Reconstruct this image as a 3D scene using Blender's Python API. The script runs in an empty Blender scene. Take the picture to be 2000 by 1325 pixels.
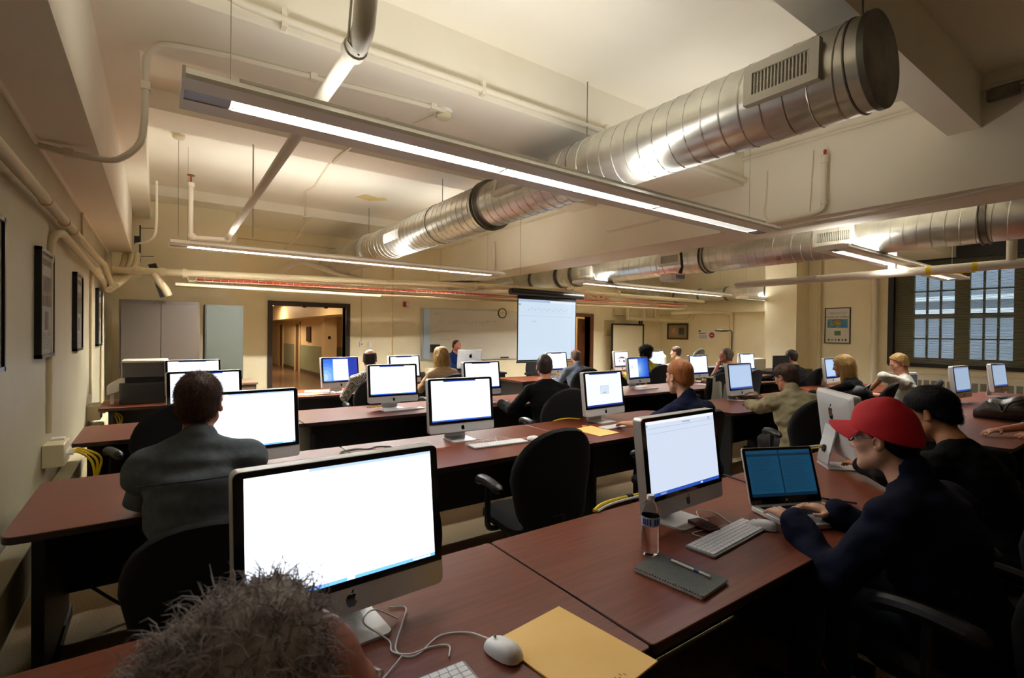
import bpy, math, random
import numpy as np
from mathutils import Vector, Matrix
random.seed(7)
RNG = np.random.default_rng(11)
SC = bpy.context.scene
COL = SC.collection
PI = math.pi

# ------------------------------------------------------------------ camera geometry (2000 x 1325 frame)
CAM = np.array([0.0, 0.0, 1.556]); FPX = 972.9
_y, _p, _r = [math.radians(a) for a in (35.42, -0.546, 0.672)]
CF = np.array([math.sin(_y)*math.cos(_p), math.cos(_y)*math.cos(_p), math.sin(_p)])
_rt = np.array([math.cos(_y), -math.sin(_y), 0.0]); _up = np.cross(_rt, CF)
CR = math.cos(_r)*_rt + math.sin(_r)*_up; CU = -math.sin(_r)*_rt + math.cos(_r)*_up

def at(x, y, ax, val):
    """world point that a photo measurement gives on the plane axis ax = val"""
    d = (x-1000)/FPX*CR - (y-662.5)/FPX*CU + CF
    return CAM + d*((val-CAM[ax])/d[ax])

# ------------------------------------------------------------------ materials
def lin(c):
    if isinstance(c, str):
        c = [int(c[i:i+2], 16)/255 for i in (0, 2, 4)]
    return tuple((v/12.92 if v <= 0.04045 else ((v+0.055)/1.055)**2.4) for v in c)

def mat(name, col, rough=0.6, metal=0.0, col2=None, scale=8.0, stretch=(1, 1, 1), bump=0.0, bscale=None, spec=0.5, detail=4.0, coat=0.0, lo=0.35, hi=0.65, rvar=0.0, trans=0.0, ior=1.45, alpha=1.0, sheen=0.0):
    m = bpy.data.materials.new(name); m.use_nodes = True
    nt = m.node_tree; N = nt.nodes; L = nt.links; b = N['Principled BSDF']
    c = lin(col); b.inputs['Base Color'].default_value = (*c, 1)
    b.inputs['Roughness'].default_value = rough; b.inputs['Metallic'].default_value = metal
    b.inputs['Specular IOR Level'].default_value = spec; b.inputs['IOR'].default_value = ior
    if coat: b.inputs['Coat Weight'].default_value = coat; b.inputs['Coat Roughness'].default_value = 0.15
    if trans: b.inputs['Transmission Weight'].default_value = trans
    if alpha < 1: b.inputs['Alpha'].default_value = alpha
    if sheen: b.inputs['Sheen Weight'].default_value = sheen
    if col2 is not None or bump or rvar:
        tc = N.new('ShaderNodeTexCoord'); mp = N.new('ShaderNodeMapping'); mp.inputs['Scale'].default_value = stretch
        L.new(tc.outputs['Object'], mp.inputs['Vector'])
        nz = N.new('ShaderNodeTexNoise'); nz.inputs['Scale'].default_value = scale; nz.inputs['Detail'].default_value = detail
        L.new(mp.outputs['Vector'], nz.inputs['Vector'])
        if col2 is not None:
            rp = N.new('ShaderNodeValToRGB'); rp.color_ramp.elements[0].position = lo; rp.color_ramp.elements[1].position = hi
            rp.color_ramp.elements[0].color = (*c, 1); rp.color_ramp.elements[1].color = (*lin(col2), 1)
            L.new(nz.outputs['Fac'], rp.inputs['Fac']); L.new(rp.outputs['Color'], b.inputs['Base Color'])
        if rvar:
            mr = N.new('ShaderNodeMapRange'); mr.inputs['To Min'].default_value = max(0.02, rough-rvar); mr.inputs['To Max'].default_value = rough+rvar
            L.new(nz.outputs['Fac'], mr.inputs['Value']); L.new(mr.outputs['Result'], b.inputs['Roughness'])
        if bump:
            n2 = nz
            if bscale:
                n2 = N.new('ShaderNodeTexNoise'); n2.inputs['Scale'].default_value = bscale; n2.inputs['Detail'].default_value = 3
                L.new(mp.outputs['Vector'], n2.inputs['Vector'])
            bp = N.new('ShaderNodeBump'); bp.inputs['Strength'].default_value = bump; bp.inputs['Distance'].default_value = 0.01
            L.new(n2.outputs['Fac'], bp.inputs['Height']); L.new(bp.outputs['Normal'], b.inputs['Normal'])
    return m

def glow(name, col, strength):
    m = bpy.data.materials.new(name); m.use_nodes = True
    b = m.node_tree.nodes['Principled BSDF']
    b.inputs['Base Color'].default_value = (0.02, 0.02, 0.02, 1); b.inputs['Roughness'].default_value = 0.25
    b.inputs['Emission Color'].default_value = (*lin(col), 1); b.inputs['Emission Strength'].default_value = strength
    return m

# ------------------------------------------------------------------ mesh builder
def rrect(w, h, r, n=5, cx=0.0, cy=0.0):
    """rounded rectangle outline, counter-clockwise"""
    rs = r if isinstance(r, (list, tuple)) else [r]*4
    out = []
    for (sx, sy, a0), q in zip(((1, -1, -90), (1, 1, 0), (-1, 1, 90), (-1, -1, 180)), rs):
        px, py = cx+sx*(w/2-q), cy+sy*(h/2-q)
        if q <= 0: out.append((cx+sx*w/2, cy+sy*h/2)); continue
        for i in range(n+1):
            a = math.radians(a0+90*i/n); out.append((px+q*math.cos(a), py+q*math.sin(a)))
    return out

XY = np.eye(3)
XZ = np.array([[1, 0, 0], [0, 0, 1], [0, -1, 0]], float)     # outline (x, y) -> (x, z); height -> -y
YZ = np.array([[0, 1, 0], [0, 0, 1], [1, 0, 0]], float)      # outline -> (y, z); height -> +x

def frame_to(d):
    """rows: two sides and the direction"""
    d = np.asarray(d, float); d = d/np.linalg.norm(d)
    a = np.array([0, 0, 1.0]) if abs(d[2]) < 0.9 else np.array([0, 1.0, 0])
    u = np.cross(a, d); u /= np.linalg.norm(u)
    return np.array([u, np.cross(d, u), d])

def rz(deg):
    a = math.radians(deg); c, s = math.cos(a), math.sin(a)
    return np.array([[c, s, 0], [-s, c, 0], [0, 0, 1.0]])    # rows are the turned axes

class MB:
    def __init__(s): s.v = []; s.f = []; s.m = []; s.n = 0
    def add(s, v, f, mi=0):
        v = np.asarray(v, float).reshape(-1, 3); s.v.append(v)
        for q in f: s.f.append([int(i)+s.n for i in q]); s.m.append(mi)
        s.n += len(v); return s
    def box(s, x0, y0, z0, x1, y1, z1, mi=0):
        x0, x1 = min(x0, x1), max(x0, x1); y0, y1 = min(y0, y1), max(y0, y1); z0, z1 = min(z0, z1), max(z0, z1)
        v = [(x0, y0, z0), (x1, y0, z0), (x1, y1, z0), (x0, y1, z0), (x0, y0, z1), (x1, y0, z1), (x1, y1, z1), (x0, y1, z1)]
        return s.add(v, [(3, 2, 1, 0), (4, 5, 6, 7), (0, 1, 5, 4), (1, 2, 6, 5), (2, 3, 7, 6), (3, 0, 4, 7)], mi)
    def obox(s, c, size, R=XY, mi=0):
        c = np.asarray(c, float); h = np.asarray(size, float)/2
        v = [c+np.array(t)*h @ R for t in ((-1, -1, -1), (1, -1, -1), (1, 1, -1), (-1, 1, -1), (-1, -1, 1), (1, -1, 1), (1, 1, 1), (-1, 1, 1))]
        return s.add(v, [(3, 2, 1, 0), (4, 5, 6, 7), (0, 1, 5, 4), (1, 2, 6, 5), (2, 3, 7, 6), (3, 0, 4, 7)], mi)
    def prism(s, out, h0, h1, R=XY, o=(0, 0, 0), mi=0, mside=None, scale_top=1.0):
        n = len(out); o = np.asarray(o, float); a = np.array(out, float); c = a.mean(0)
        b = c+(a-c)*scale_top
        lo = np.column_stack([a, np.full(n, h0)]) @ R + o; hi = np.column_stack([b, np.full(n, h1)]) @ R + o
        s.add(np.vstack([lo, hi]), [tuple(range(n))[::-1], tuple(range(n, 2*n))], mi)
        k = s.n-2*n
        for i in range(n):
            j = (i+1) % n; s.f.append([k+i, k+j, k+n+j, k+n+i]); s.m.append(mi if mside is None else mside)
        return s
    def quad(s, a, b, c, d, mi=0): return s.add([a, b, c, d], [(0, 1, 2, 3)], mi)
    def tube(s, pts, r, seg=8, mi=0, caps=True):
        p = np.asarray(pts, float); n = len(p); rr = np.full(n, r) if np.isscalar(r) else np.asarray(r, float)
        t = np.gradient(p, axis=0) if n > 2 else np.array([p[1]-p[0]]*2)
        t /= np.linalg.norm(t, axis=1)[:, None]+1e-12
        F = frame_to(t[0]); u = F[0]; V = []
        ang = np.arange(seg)*2*PI/seg
        for i in range(n):
            u = u-t[i]*np.dot(u, t[i]); u /= np.linalg.norm(u)+1e-12
            w = np.cross(t[i], u)
            V.append(p[i]+rr[i]*(np.cos(ang)[:, None]*u+np.sin(ang)[:, None]*w))
        f = []
        for i in range(n-1):
            for k in range(seg):
                k2 = (k+1) % seg; f.append((i*seg+k, i*seg+k2, (i+1)*seg+k2, (i+1)*seg+k))
        if caps: f += [tuple(range(seg))[::-1], tuple(range((n-1)*seg, n*seg))]
        return s.add(np.vstack(V), f, mi)
    def cyl(s, a, b, r, seg=16, mi=0, r2=None): return s.tube([a, b], [r, r if r2 is None else r2], seg, mi)
    def lathe(s, prof, seg=20, o=(0, 0, 0), R=XY, mi=0, caps=True):
        o = np.asarray(o, float); ang = np.arange(seg)*2*PI/seg; V = []
        for r, z in prof: V.append(np.column_stack([r*np.cos(ang), r*np.sin(ang), np.full(seg, z)]) @ R + o)
        n = len(prof); f = []
        for i in range(n-1):
            for k in range(seg):
                k2 = (k+1) % seg; f.append((i*seg+k, i*seg+k2, (i+1)*seg+k2, (i+1)*seg+k))
        if caps: f += [tuple(range(seg))[::-1], tuple(range((n-1)*seg, n*seg))]
        return s.add(np.vstack(V), f, mi)
    def ell(s, c, rad, R=XY, seg=16, rings=10, mi=0):
        V = [np.array([0, 0, -1.0])]
        for i in range(1, rings):
            a = -PI/2+PI*i/rings
            for k in range(seg):
                b = 2*PI*k/seg; V.append(np.array([math.cos(a)*math.cos(b), math.cos(a)*math.sin(b), math.sin(a)]))
        V.append(np.array([0, 0, 1.0]))
        V = np.array(V)*np.asarray(rad) @ R + np.asarray(c, float); f = []
        for k in range(seg): f.append((0, 1+(k+1) % seg, 1+k))
        for i in range(rings-2):
            for k in range(seg):
                a = 1+i*seg; k2 = (k+1) % seg; f.append((a+k, a+k2, a+seg+k2, a+seg+k))
        a = 1+(rings-2)*seg; t = len(V)-1
        for k in range(seg): f.append((a+k, a+(k+1) % seg, t))
        return s.add(V, f, mi)
    def build(s, name, mats, parent=None, smooth=35, bevel=0.0, origin=None):
        V = np.vstack(s.v)
        if origin is not None: V = V-np.asarray(origin)
        me = bpy.data.meshes.new(name); me.from_pydata(V.tolist(), [], s.f)
        for m in (mats if isinstance(mats, (list, tuple)) else [mats]): me.materials.append(m)
        me.polygons.foreach_set('material_index', s.m)
        if smooth:
            me.polygons.foreach_set('use_smooth', [True]*len(s.f)); me.set_sharp_from_angle(angle=math.radians(smooth))
        me.update()
        o = bpy.data.objects.new(name, me); COL.objects.link(o)
        if parent is not None: o.parent = parent
        if origin is not None and parent is None: o.location = origin
        if bevel:
            b = o.modifiers.new('edge', 'BEVEL'); b.width = bevel; b.segments = 2; b.limit_method = 'ANGLE'; b.angle_limit = math.radians(50)
        return o

def tag(o, label=None, cat=None, group=None, kind=None):
    if label: o['label'] = label
    if cat: o['category'] = cat
    if group: o['group'] = group
    if kind: o['kind'] = kind
    return o

def thing(name, label, cat, loc=(0, 0, 0), rot=0.0, group=None):
    o = bpy.data.objects.new(name, None); COL.objects.link(o); o.empty_display_size = 0.1
    o.location = loc; o.rotation_euler = (0, 0, math.radians(rot))
    return tag(o, label, cat, group)

def dup(root, label, loc, rot=0.0, group=None):
    r = root.copy(); COL.objects.link(r); r.location = loc; r.rotation_euler = (0, 0, math.radians(rot)); r['label'] = label
    if group: r['group'] = group
    for ch in list(root.children):
        c = ch.copy(); COL.objects.link(c); c.parent = r
        for g in list(ch.children):
            d = g.copy(); COL.objects.link(d); d.parent = c
    return r

def bez(pts, n=8):
    """smooth curve through points (Catmull-Rom)"""
    p = [np.asarray(q, float) for q in pts]; p = [2*p[0]-p[1]]+p+[2*p[-1]-p[-2]]; out = []
    for i in range(1, len(p)-2):
        for k in range(n):
            t = k/n; a, b, c, d = p[i-1], p[i], p[i+1], p[i+2]
            out.append(0.5*((2*b)+(c-a)*t+(2*a-5*b+4*c-d)*t*t+(3*b-a-3*c+d)*t**3))
    out.append(p[-2]); return out

def text_mb(txt, size, R, o, mat_, name, parent, depth=0.0006):
    cu = bpy.data.curves.new(name, 'FONT'); cu.body = txt; cu.size = size; cu.extrude = depth; cu.align_x = 'CENTER'; cu.align_y = 'CENTER'; cu.resolution_u = 3
    tmp = bpy.data.objects.new(name+'_src', cu); COL.objects.link(tmp)
    dg = bpy.context.evaluated_depsgraph_get(); me = bpy.data.meshes.new_from_object(tmp.evaluated_get(dg))
    bpy.data.objects.remove(tmp); bpy.data.curves.remove(cu)
    co = np.empty(len(me.vertices)*3); me.vertices.foreach_get('co', co)
    co = co.reshape(-1, 3) @ R + np.asarray(o, float); me.vertices.foreach_set('co', co.ravel()); me.update()
    me.materials.clear(); me.materials.append(mat_); me.name = name
    ob = bpy.data.objects.new(name, me); COL.objects.link(ob); ob.parent = parent
    return ob

# ------------------------------------------------------------------ shared materials
M = {}
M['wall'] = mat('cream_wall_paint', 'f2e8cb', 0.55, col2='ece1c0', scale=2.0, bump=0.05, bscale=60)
M['wall_shaded'] = mat('shaded_cream_wall_paint', 'b9b39a', 0.5, col2='b1ab90', scale=2.0, bump=0.05, bscale=60)  # cream paint darkened so its colour carries this wall's dimmer light
M['wall_back'] = mat('lightened_cream_wall_paint', 'f5ebcd', 0.55, col2='efe4c2', scale=2.0, bump=0.05, bscale=60)  # cream lifted in colour to make up for light missing on the back wall
M['ceil'] = mat('white_ceiling_paint', 'f4efe0', 0.7, col2='efe9d8', scale=1.2, bump=0.04, bscale=40)
M['carpet'] = mat('carpet', '9a886c', 0.95, col2='bfab8b', scale=160, bump=0.4, bscale=220, spec=0.1)
M['pipe'] = mat('painted_pipe', 'e6decb', 0.45, bump=0.03, bscale=30)
M['pipe_cream'] = mat('cream_pipe', 'd6c9a4', 0.5, bump=0.03, bscale=30)  # deeper cream than the other painted pipes
M['greypipe'] = mat('grey_painted_pipe', 'cfc8b8', 0.45)
M['galv'] = mat('galvanised_steel', 'dedcd3', 0.31, 0.9, col2='c4c3bc', scale=3.0, rvar=0.08, bump=0.02, bscale=9)
M['galv_dark'] = mat('dull_galvanised_steel', '94938b', 0.45, 1.0, col2='6d6d66', scale=5.0, rvar=0.1)
M['white'] = mat('white_plastic', 'efeee9', 0.35)
M['whitemetal'] = mat('white_enamel_metal', 'dcd7c8', 0.4)
M['register'] = mat('register_white', 'd8d4c6', 0.45)
M['black'] = mat('black_plastic', '0c0c0e', 0.4)
M['blackgloss'] = mat('black_gloss_plastic', '08090c', 0.12)
M['darkvoid'] = mat('dark_void', '070707', 0.9)
M['wood'] = mat('mahogany_laminate', '69321f', 0.38, col2='773c27', scale=7, stretch=(0.6, 9, 9), detail=6, rvar=0.03, spec=0.28)
M['woodedge'] = mat('mahogany_edge', '2a1512', 0.4)
M['deskblack'] = mat('desk_black_panel', '0b0c12', 0.5)
M['alu'] = mat('aluminium', 'd0d3d6', 0.36, 0.3)
M['alu_flat'] = mat('aluminium_satin', 'cfcfcd', 0.4, 0.3)
M['bezel'] = mat('black_glass_bezel', '050608', 0.08, spec=0.6)
M['keywhite'] = mat('white_keys', 'f2f1ee', 0.45)
M['keygrey'] = mat('key_gap_grey', '8f9092', 0.5)
M['cable_white'] = mat('white_cable', 'd9d6d0', 0.45)
M['cable_black'] = mat('black_cable', '101012', 0.5)
M['cable_yellow'] = mat('yellow_cable', 'e6c81e', 0.4)
M['cable_red'] = mat('red_cable', 'b5432a', 0.5)
M['fabric_black'] = mat('black_chair_fabric', '08080a', 0.9, col2='0e0e11', scale=300, bump=0.15, bscale=400)
M['fabric_grey'] = mat('charcoal_chair_fabric', '26262a', 0.9, bump=0.15, bscale=400)
M['chairplastic'] = mat('chair_black_plastic', '121214', 0.38)
M['manila'] = mat('manila_paper', 'fdd07e', 0.6, col2='f8c972', scale=5)
M['paper'] = mat('white_paper', 'e9e7e2', 0.6)
M['ink'] = mat('dark_ink', '1a1a1c', 0.6)
M['cabinet'] = mat('grey_brown_steel', '554b42', 0.45, 0.1)
M['cabinet2'] = mat('grey_green_steel', '484c45', 0.45, 0.1)
M['frameblack'] = mat('black_frame', '0b0a0d', 0.3)
M['doorframe'] = mat('dark_bronze_door_frame', '2a1d16', 0.4)
M['doorwood'] = mat('dark_brown_door_wood', '5a3520', 0.4, col2='6a4028', scale=6, stretch=(8, 8, 0.6))
M['glass'] = mat('clear_glass', 'ffffff', 0.02, trans=1.0, ior=1.45)
# ================================================================== the room
XL, XR, YB, YF, ZC = -0.6, 14.6, 11.4, -7.0, 3.85
def struct(name, mb, mats, **k): return tag(mb.build(name, mats, **k), kind='structure')

struct('floor', MB().box(XL, YF, -0.1, XR, YB, 0), M['carpet'])
c = MB().box(XL-0.2, YF-0.2, ZC, XR+0.2, YB+0.2, ZC+0.15)
c.box(XL, YF, 2.69, -0.32, 9.3, ZC)                      # boxed soffit along the long wall
c.box(-0.32, YF, 3.4, -0.105, YB, ZC)
BXR = 5.83
c.box(BXR, YF, 2.88, 6.6, YB, ZC)                        # deep beam
for y0, y1, z in ((-3.9, -3.4, 3.4), (1.19, 1.42, 3.4), (3.35, 4.12, 3.4), (5.85, 6.4, 3.66), (9.7, YB, 3.69)):
    c.box(-0.105, y0, z, BXR, y1, ZC); c.box(6.6, y0, z, XR, y1, ZC)
struct('ceiling', c, M['ceil'])
# small lip on the soffit edge and the wall moulding under it
struct('trim_1', MB().box(-0.325, YF, 2.685, -0.312, 9.3, 2.74).box(XL, YF, 2.655, XL+0.012, 9.3, 2.69), M['ceil'])

struct('wall_left', MB().box(XL-0.2, YF, 0, XL, YB, ZC), M['wall_shaded'])
w = MB()
DX0, DX1, DZ = 1.95, 3.47, 2.11
w.box(XL, YB, 0, DX0, YB+0.22, ZC).box(DX0, YB, DZ, DX1, YB+0.22, ZC)
D2X0, D2X1 = 9.7, 11.12
w.box(DX1, YB, 0, D2X0, YB+0.22, ZC).box(D2X0, YB, 2.13, D2X1, YB+0.22, ZC).box(D2X1, YB, 0, XR, YB+0.22, ZC)
w.box(XL, 10.2, 0, at(460, 560, 1, 10.2)[0], YB, ZC)                        # the shallow bay behind the steel cupboards
w.box(4.57, 11.31, 0, 5.2, YB, ZC)                      # pilaster
struct('wall_back', w, M['wall_back'])
WY0, WY1, WZ0, WZ1 = 0.9, 4.59, 0.93, 3.65
w = MB().box(XR, WY1, 0, XR+0.3, YB, ZC).box(XR, YF, 0, XR+0.3, WY0, ZC).box(XR, WY0, 0, XR+0.3, WY1, WZ0).box(XR, WY0, WZ1, XR+0.3, WY1, ZC)
w.box(13.9, 6.45, 0, XR, 7.3, ZC)                       # column
w.box(XR-0.22, 7.3, 2.31, XR, YB, 2.62)                 # boxed ledge beyond the column
struct('wall_right', w, M['wall'])
struct('wall_front', MB().box(XL-0.2, YF-0.2, 0, XR+0.2, YF, ZC), M['wall'])
struct('baseboard_back', MB().box(DX1+0.12, YB-0.012, 0, 9.6, YB, 0.1), mat('brown_vinyl_base', '4a3a2c', 0.5))

# ---- double door to the corridor
fr = MB()
fr.box(DX0-0.09, YB-0.05, 0, DX0, YB+0.24, DZ+0.09).box(DX1, YB-0.05, 0, DX1+0.09, YB+0.24, DZ+0.09).box(DX0, YB-0.05, DZ, DX1, YB+0.24, DZ+0.09)
d1 = struct('door_1', fr, M['doorframe'])
MB().box(2.55, YB-0.02, DZ-0.03, 2.62, YB+0.02, DZ).box(3.0, YB-0.02, DZ-0.03, 3.07, YB+0.02, DZ).build('door_catch', M['black'], d1)

# ---- second door, opened into the next room
fr = MB().box(D2X0-0.1, YB-0.04, 0, D2X0, YB+0.24, 2.23).box(D2X1, YB-0.04, 0, D2X1+0.13, YB+0.24, 2.23).box(D2X0, YB-0.04, 2.13, D2X1, YB+0.24, 2.23)
d2 = struct('door_2', fr, M['doorwood'])
MB().obox((D2X1-0.27, YB+0.1, 1.04), (0.62, 0.045, 2.05), rz(28)).build('door_leaf', M['doorwood'], d2)
k = MB(); k.ell((D2X1-0.5, YB-0.1, 1.0), (0.03, 0.03, 0.03)); k.build('door_knob', mat('brass', 'b08d3c', 0.3, 0.9), d2)
struct('wall_beyond_door', MB().box(9.0, YB+1.6, 0, 14.0, YB+1.7, 2.6).box(9.0, YB+0.22, -0.1, 14.0, YB+1.7, 0).box(9.0, YB+0.22, 2.6, 14.0, YB+1.7, 2.7).box(8.9, YB+0.22, 0, 9.0, YB+1.7, 2.6).box(14.0, YB+0.22, 0, 14.1, YB+1.7, 2.6), M['wall'])

# ---- corridor beyond the double door
cw = mat('corridor_wall_paint', 'd9c7a2', 0.5); ct = mat('corridor_glazed_tile', '8f9a84', 0.3, col2='86917c', scale=4)
cfl = mat('corridor_brown_floor', '7d6350', 0.22, col2='745a48', scale=3)
struct('floor_corridor', MB().box(0.4, YB+0.22, -0.1, 7.0, 27, 0), cfl)
w = MB().box(4.55, 17.0, 0, 4.75, 27, 2.6).box(4.4, 16.7, 0, 4.8, 17.0, 2.6).box(4.8, 17.0, 0, 7.0, 17.15, 2.6).box(0.3, YB+0.22, 0, 0.4, 27, 2.6).box(0.4, 27, 0, 4.75, 27.1, 2.6).box(6.9, YB+0.22, 0, 7.0, 17, 2.6)
wc = struct('wall_corridor', w, cw)
wn = MB().box(4.535, 17.0, 0.12, 4.55, 20.6, 1.05).box(4.535, 21.5, 0.12, 4.55, 23.8, 1.05).box(4.8, 16.985, 0.12, 6.9, 17.0, 1.05)
wn.build('wainscot_tile', ct, wc)
MB().box(4.53, 17.0, 0, 4.55, 20.6, 0.13).box(4.53, 21.5, 0, 4.55, 23.8, 0.13).box(4.8, 16.98, 0, 6.9, 17, 0.13).build('corridor_base', mat('dark_base', '4d463c', 0.5), wc)
MB().box(4.5, 20.6, 0, 4.56, 20.75, 1.93).box(4.5, 21.35, 0, 4.56, 21.5, 1.93).box(4.5, 20.6, 1.86, 4.56, 21.5, 1.93).box(4.52, 20.75, 0, 4.555, 21.35, 1.86, 1).build('corridor_door', [cw, mat('brown_wood_door', '6b5238', 0.5)], wc)  # cream frame with a brown wood leaf
MB().box(4.5, 23.8, 0, 4.56, 23.95, 1.93).box(4.5, 24.6, 0, 4.56, 24.75, 1.93).box(4.52, 23.95, 0, 4.555, 24.6, 1.86, 1).build('corridor_door', [cw, mat('brown_wood_door_far', '6b5238', 0.5)], wc)  # same brown leaf farther along
struct('ceiling_corridor', MB().box(0.3, YB+0.22, 2.6, 7.0, 27.1, 2.7).box(3.9, 12.2, 2.03, 4.55, 27, 2.6), cw)
t = MB().box(4.5, 19.0, 1.2, 4.53, 19.55, 1.75).build('notice_board', mat('board_brown', '4a3024', 0.5)); tag(t, 'small dark framed board on the corridor wall seen through the double door', 'notice board')
t = MB().box(4.52, 16.685, 1.33, 4.6, 16.7, 1.42).build('door_plate', M['black']); tag(t, 'tiny dark plate on the corridor pillar beyond the double door', 'sign')
t = thing('corridor_ceiling_light', 'added ceiling light out of view, brightening the corridor beyond the double door', 'ceiling light', (2.3, 14.2, 2.6))
MB().box(-0.62, -0.32, -0.05, 0.62, 0.32, 0).build('housing', M['white'], t); MB().box(-0.58, -0.28, -0.06, 0.58, 0.28, -0.05).build('diffuser', glow('corridor_fill_lamp', 'ffdcae', 34), t)  # unseen lamp added near the door to keep the corridor bright
t = thing('corridor_ceiling_light', 'second flush ceiling light farther down the corridor', 'ceiling light', (3.0, 20.5, 2.6))
MB().box(-0.62, -0.32, -0.05, 0.62, 0.32, 0).build('housing', M['white'], t); MB().box(-0.58, -0.28, -0.06, 0.58, 0.28, -0.05).build('diffuser', glow('corridor_lamp_far', 'ffdcae', 34), t)
t = thing('next_room_ceiling_light', 'ceiling light of the room past the brown door', 'ceiling light', (11.2, YB+0.9, 2.6))
MB().box(-0.6, -0.2, -0.05, 0.6, 0.2, 0).build('diffuser', glow('next_room_lamp', 'ffdcae', 5), t)

# ---- window in the long far wall
wfm = mat('window_dark_wood', '1c1611', 0.45); wsm = mat('window_sash_olive', '4a4a36', 0.5)
f = MB()
X0, X1 = XR-0.06, XR+0.22
f.box(X0, WY1-0.09, WZ0, X1, WY1+0.02, WZ1).box(X0, WY0, WZ1-0.28, X1, WY1, WZ1).box(X0, WY0, WZ0-0.03, X1, WY1, WZ0+0.05).box(X0, WY0, WZ0, X1, WY0+0.09, WZ1)
win = struct('window_1', f, wfm)
units = ((4.144, 3.40), (3.14, 2.44), (2.18, 1.48))
sx0, sx1 = XR+0.12, XR+0.18
s = MB()
ys = [WY1-0.09, units[0][0], units[0][1], units[1][0], units[1][1], units[2][0], units[2][1], WY0+0.09]
for a, b in ((0, 1), (2, 3), (4, 5), (6, 7)): s.box(sx0, ys[b], WZ0+0.05, sx1+0.03, ys[a], WZ1-0.28)
for a, b in units:
    s.box(sx0, b, WZ0+0.05, sx1, a, 1.12).box(sx0, b, 3.12, sx1, a, WZ1-0.28).box(sx0, b, 2.03, sx1, a, 2.14)
    for i in (1, 2): yy = a+(b-a)*i/3; s.box(sx0, yy-0.018, 1.1, sx1, yy+0.018, 3.14)
    for zz in (1.56, 2.68): s.box(sx0, b, zz-0.016, sx1, a, zz+0.016)
s.build('window_sash', wsm, win)
pane = mat('window_glass', 'eef4f6', 0.03, trans=1.0, ior=1.01, spec=0.3)
for a, b in units: MB().box(sx0+0.025, b, 1.1, sx0+0.029, a, 3.14).build('window_pane', pane, win)
bl = thing('venetian_blind', 'dark olive venetian blind hung across the tall window', 'blind', (XR+0.03, WY1-0.1, WZ1-0.2))
BS = mat('blind_slat_olive', 'a09a80', 0.5)
s = MB(); L = WY1-WY0-0.2; ca, sa = math.cos(math.radians(32)), math.sin(math.radians(32))
for i in range(98):
    z = -0.06-i*0.0255; s.obox((0, -L/2, z), (0.024, L, 0.0012), np.array([[ca, 0, sa], [0, 1, 0], [-sa, 0, ca]]))
s.build('slats', BS, bl, smooth=0)
MB().box(-0.02, -L, -0.04, 0.02, 0, 0.0).build('head_rail', mat('blind_rail', '8a8672', 0.5), bl)
MB().box(-0.012, -L, -2.575, 0.012, 0, -2.555).build('bottom_rail', BS, bl)
for yy in (-0.35, -1.55, -2.7): MB().cyl((0.014, yy, -2.56), (0.014, yy, -0.04), 0.0015, 5).build('ladder_cord', mat('cord', '8d896f', 0.7), bl)
# neighbouring building outside, seen through the panes
nb = thing('neighbour_building', 'pale grey building with white ledges outside the window', 'building', (20, 3, -1))
MB().box(0, -14, 0, 0.5, 14, 12).build('facade', mat('grey_render', '8f98a0', 0.8, col2='838c95', scale=1.5), nb)
for z in (3.35, 3.75): MB().box(-0.25, -14, z, 0, 14, z+0.13).build('ledge', mat('white_stone', 'dfe4e8', 0.7), nb)

# ---- radiator cover below the window
r = thing('radiator_cover', 'cream radiator cabinet with square grille openings below the window', 'radiator cover', (XR-0.36, 1.0, 0))
MB().box(0, 0, 0, 0.34, 3.55, 0.72).box(-0.02, -0.02, 0.72, 0.34, 3.57, 0.75).build('cabinet', M['whitemetal'], r, bevel=0.004)
g = MB()
for i in range(25): g.box(-0.006, 0.10+i*0.137, 0.42, 0.0, 0.10+i*0.137+0.1, 0.62)
g.build('grille', mat('grille_grey', '7d7c74', 0.6), r)

# ---- world (overcast daylight outside)
W = bpy.data.worlds.new('overcast_sky'); SC.world = W; W.use_nodes = True
bg = W.node_tree.nodes['Background']; bg.inputs[0].default_value = (0.60, 0.70, 0.80, 1); bg.inputs[1].default_value = 2.4
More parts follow.
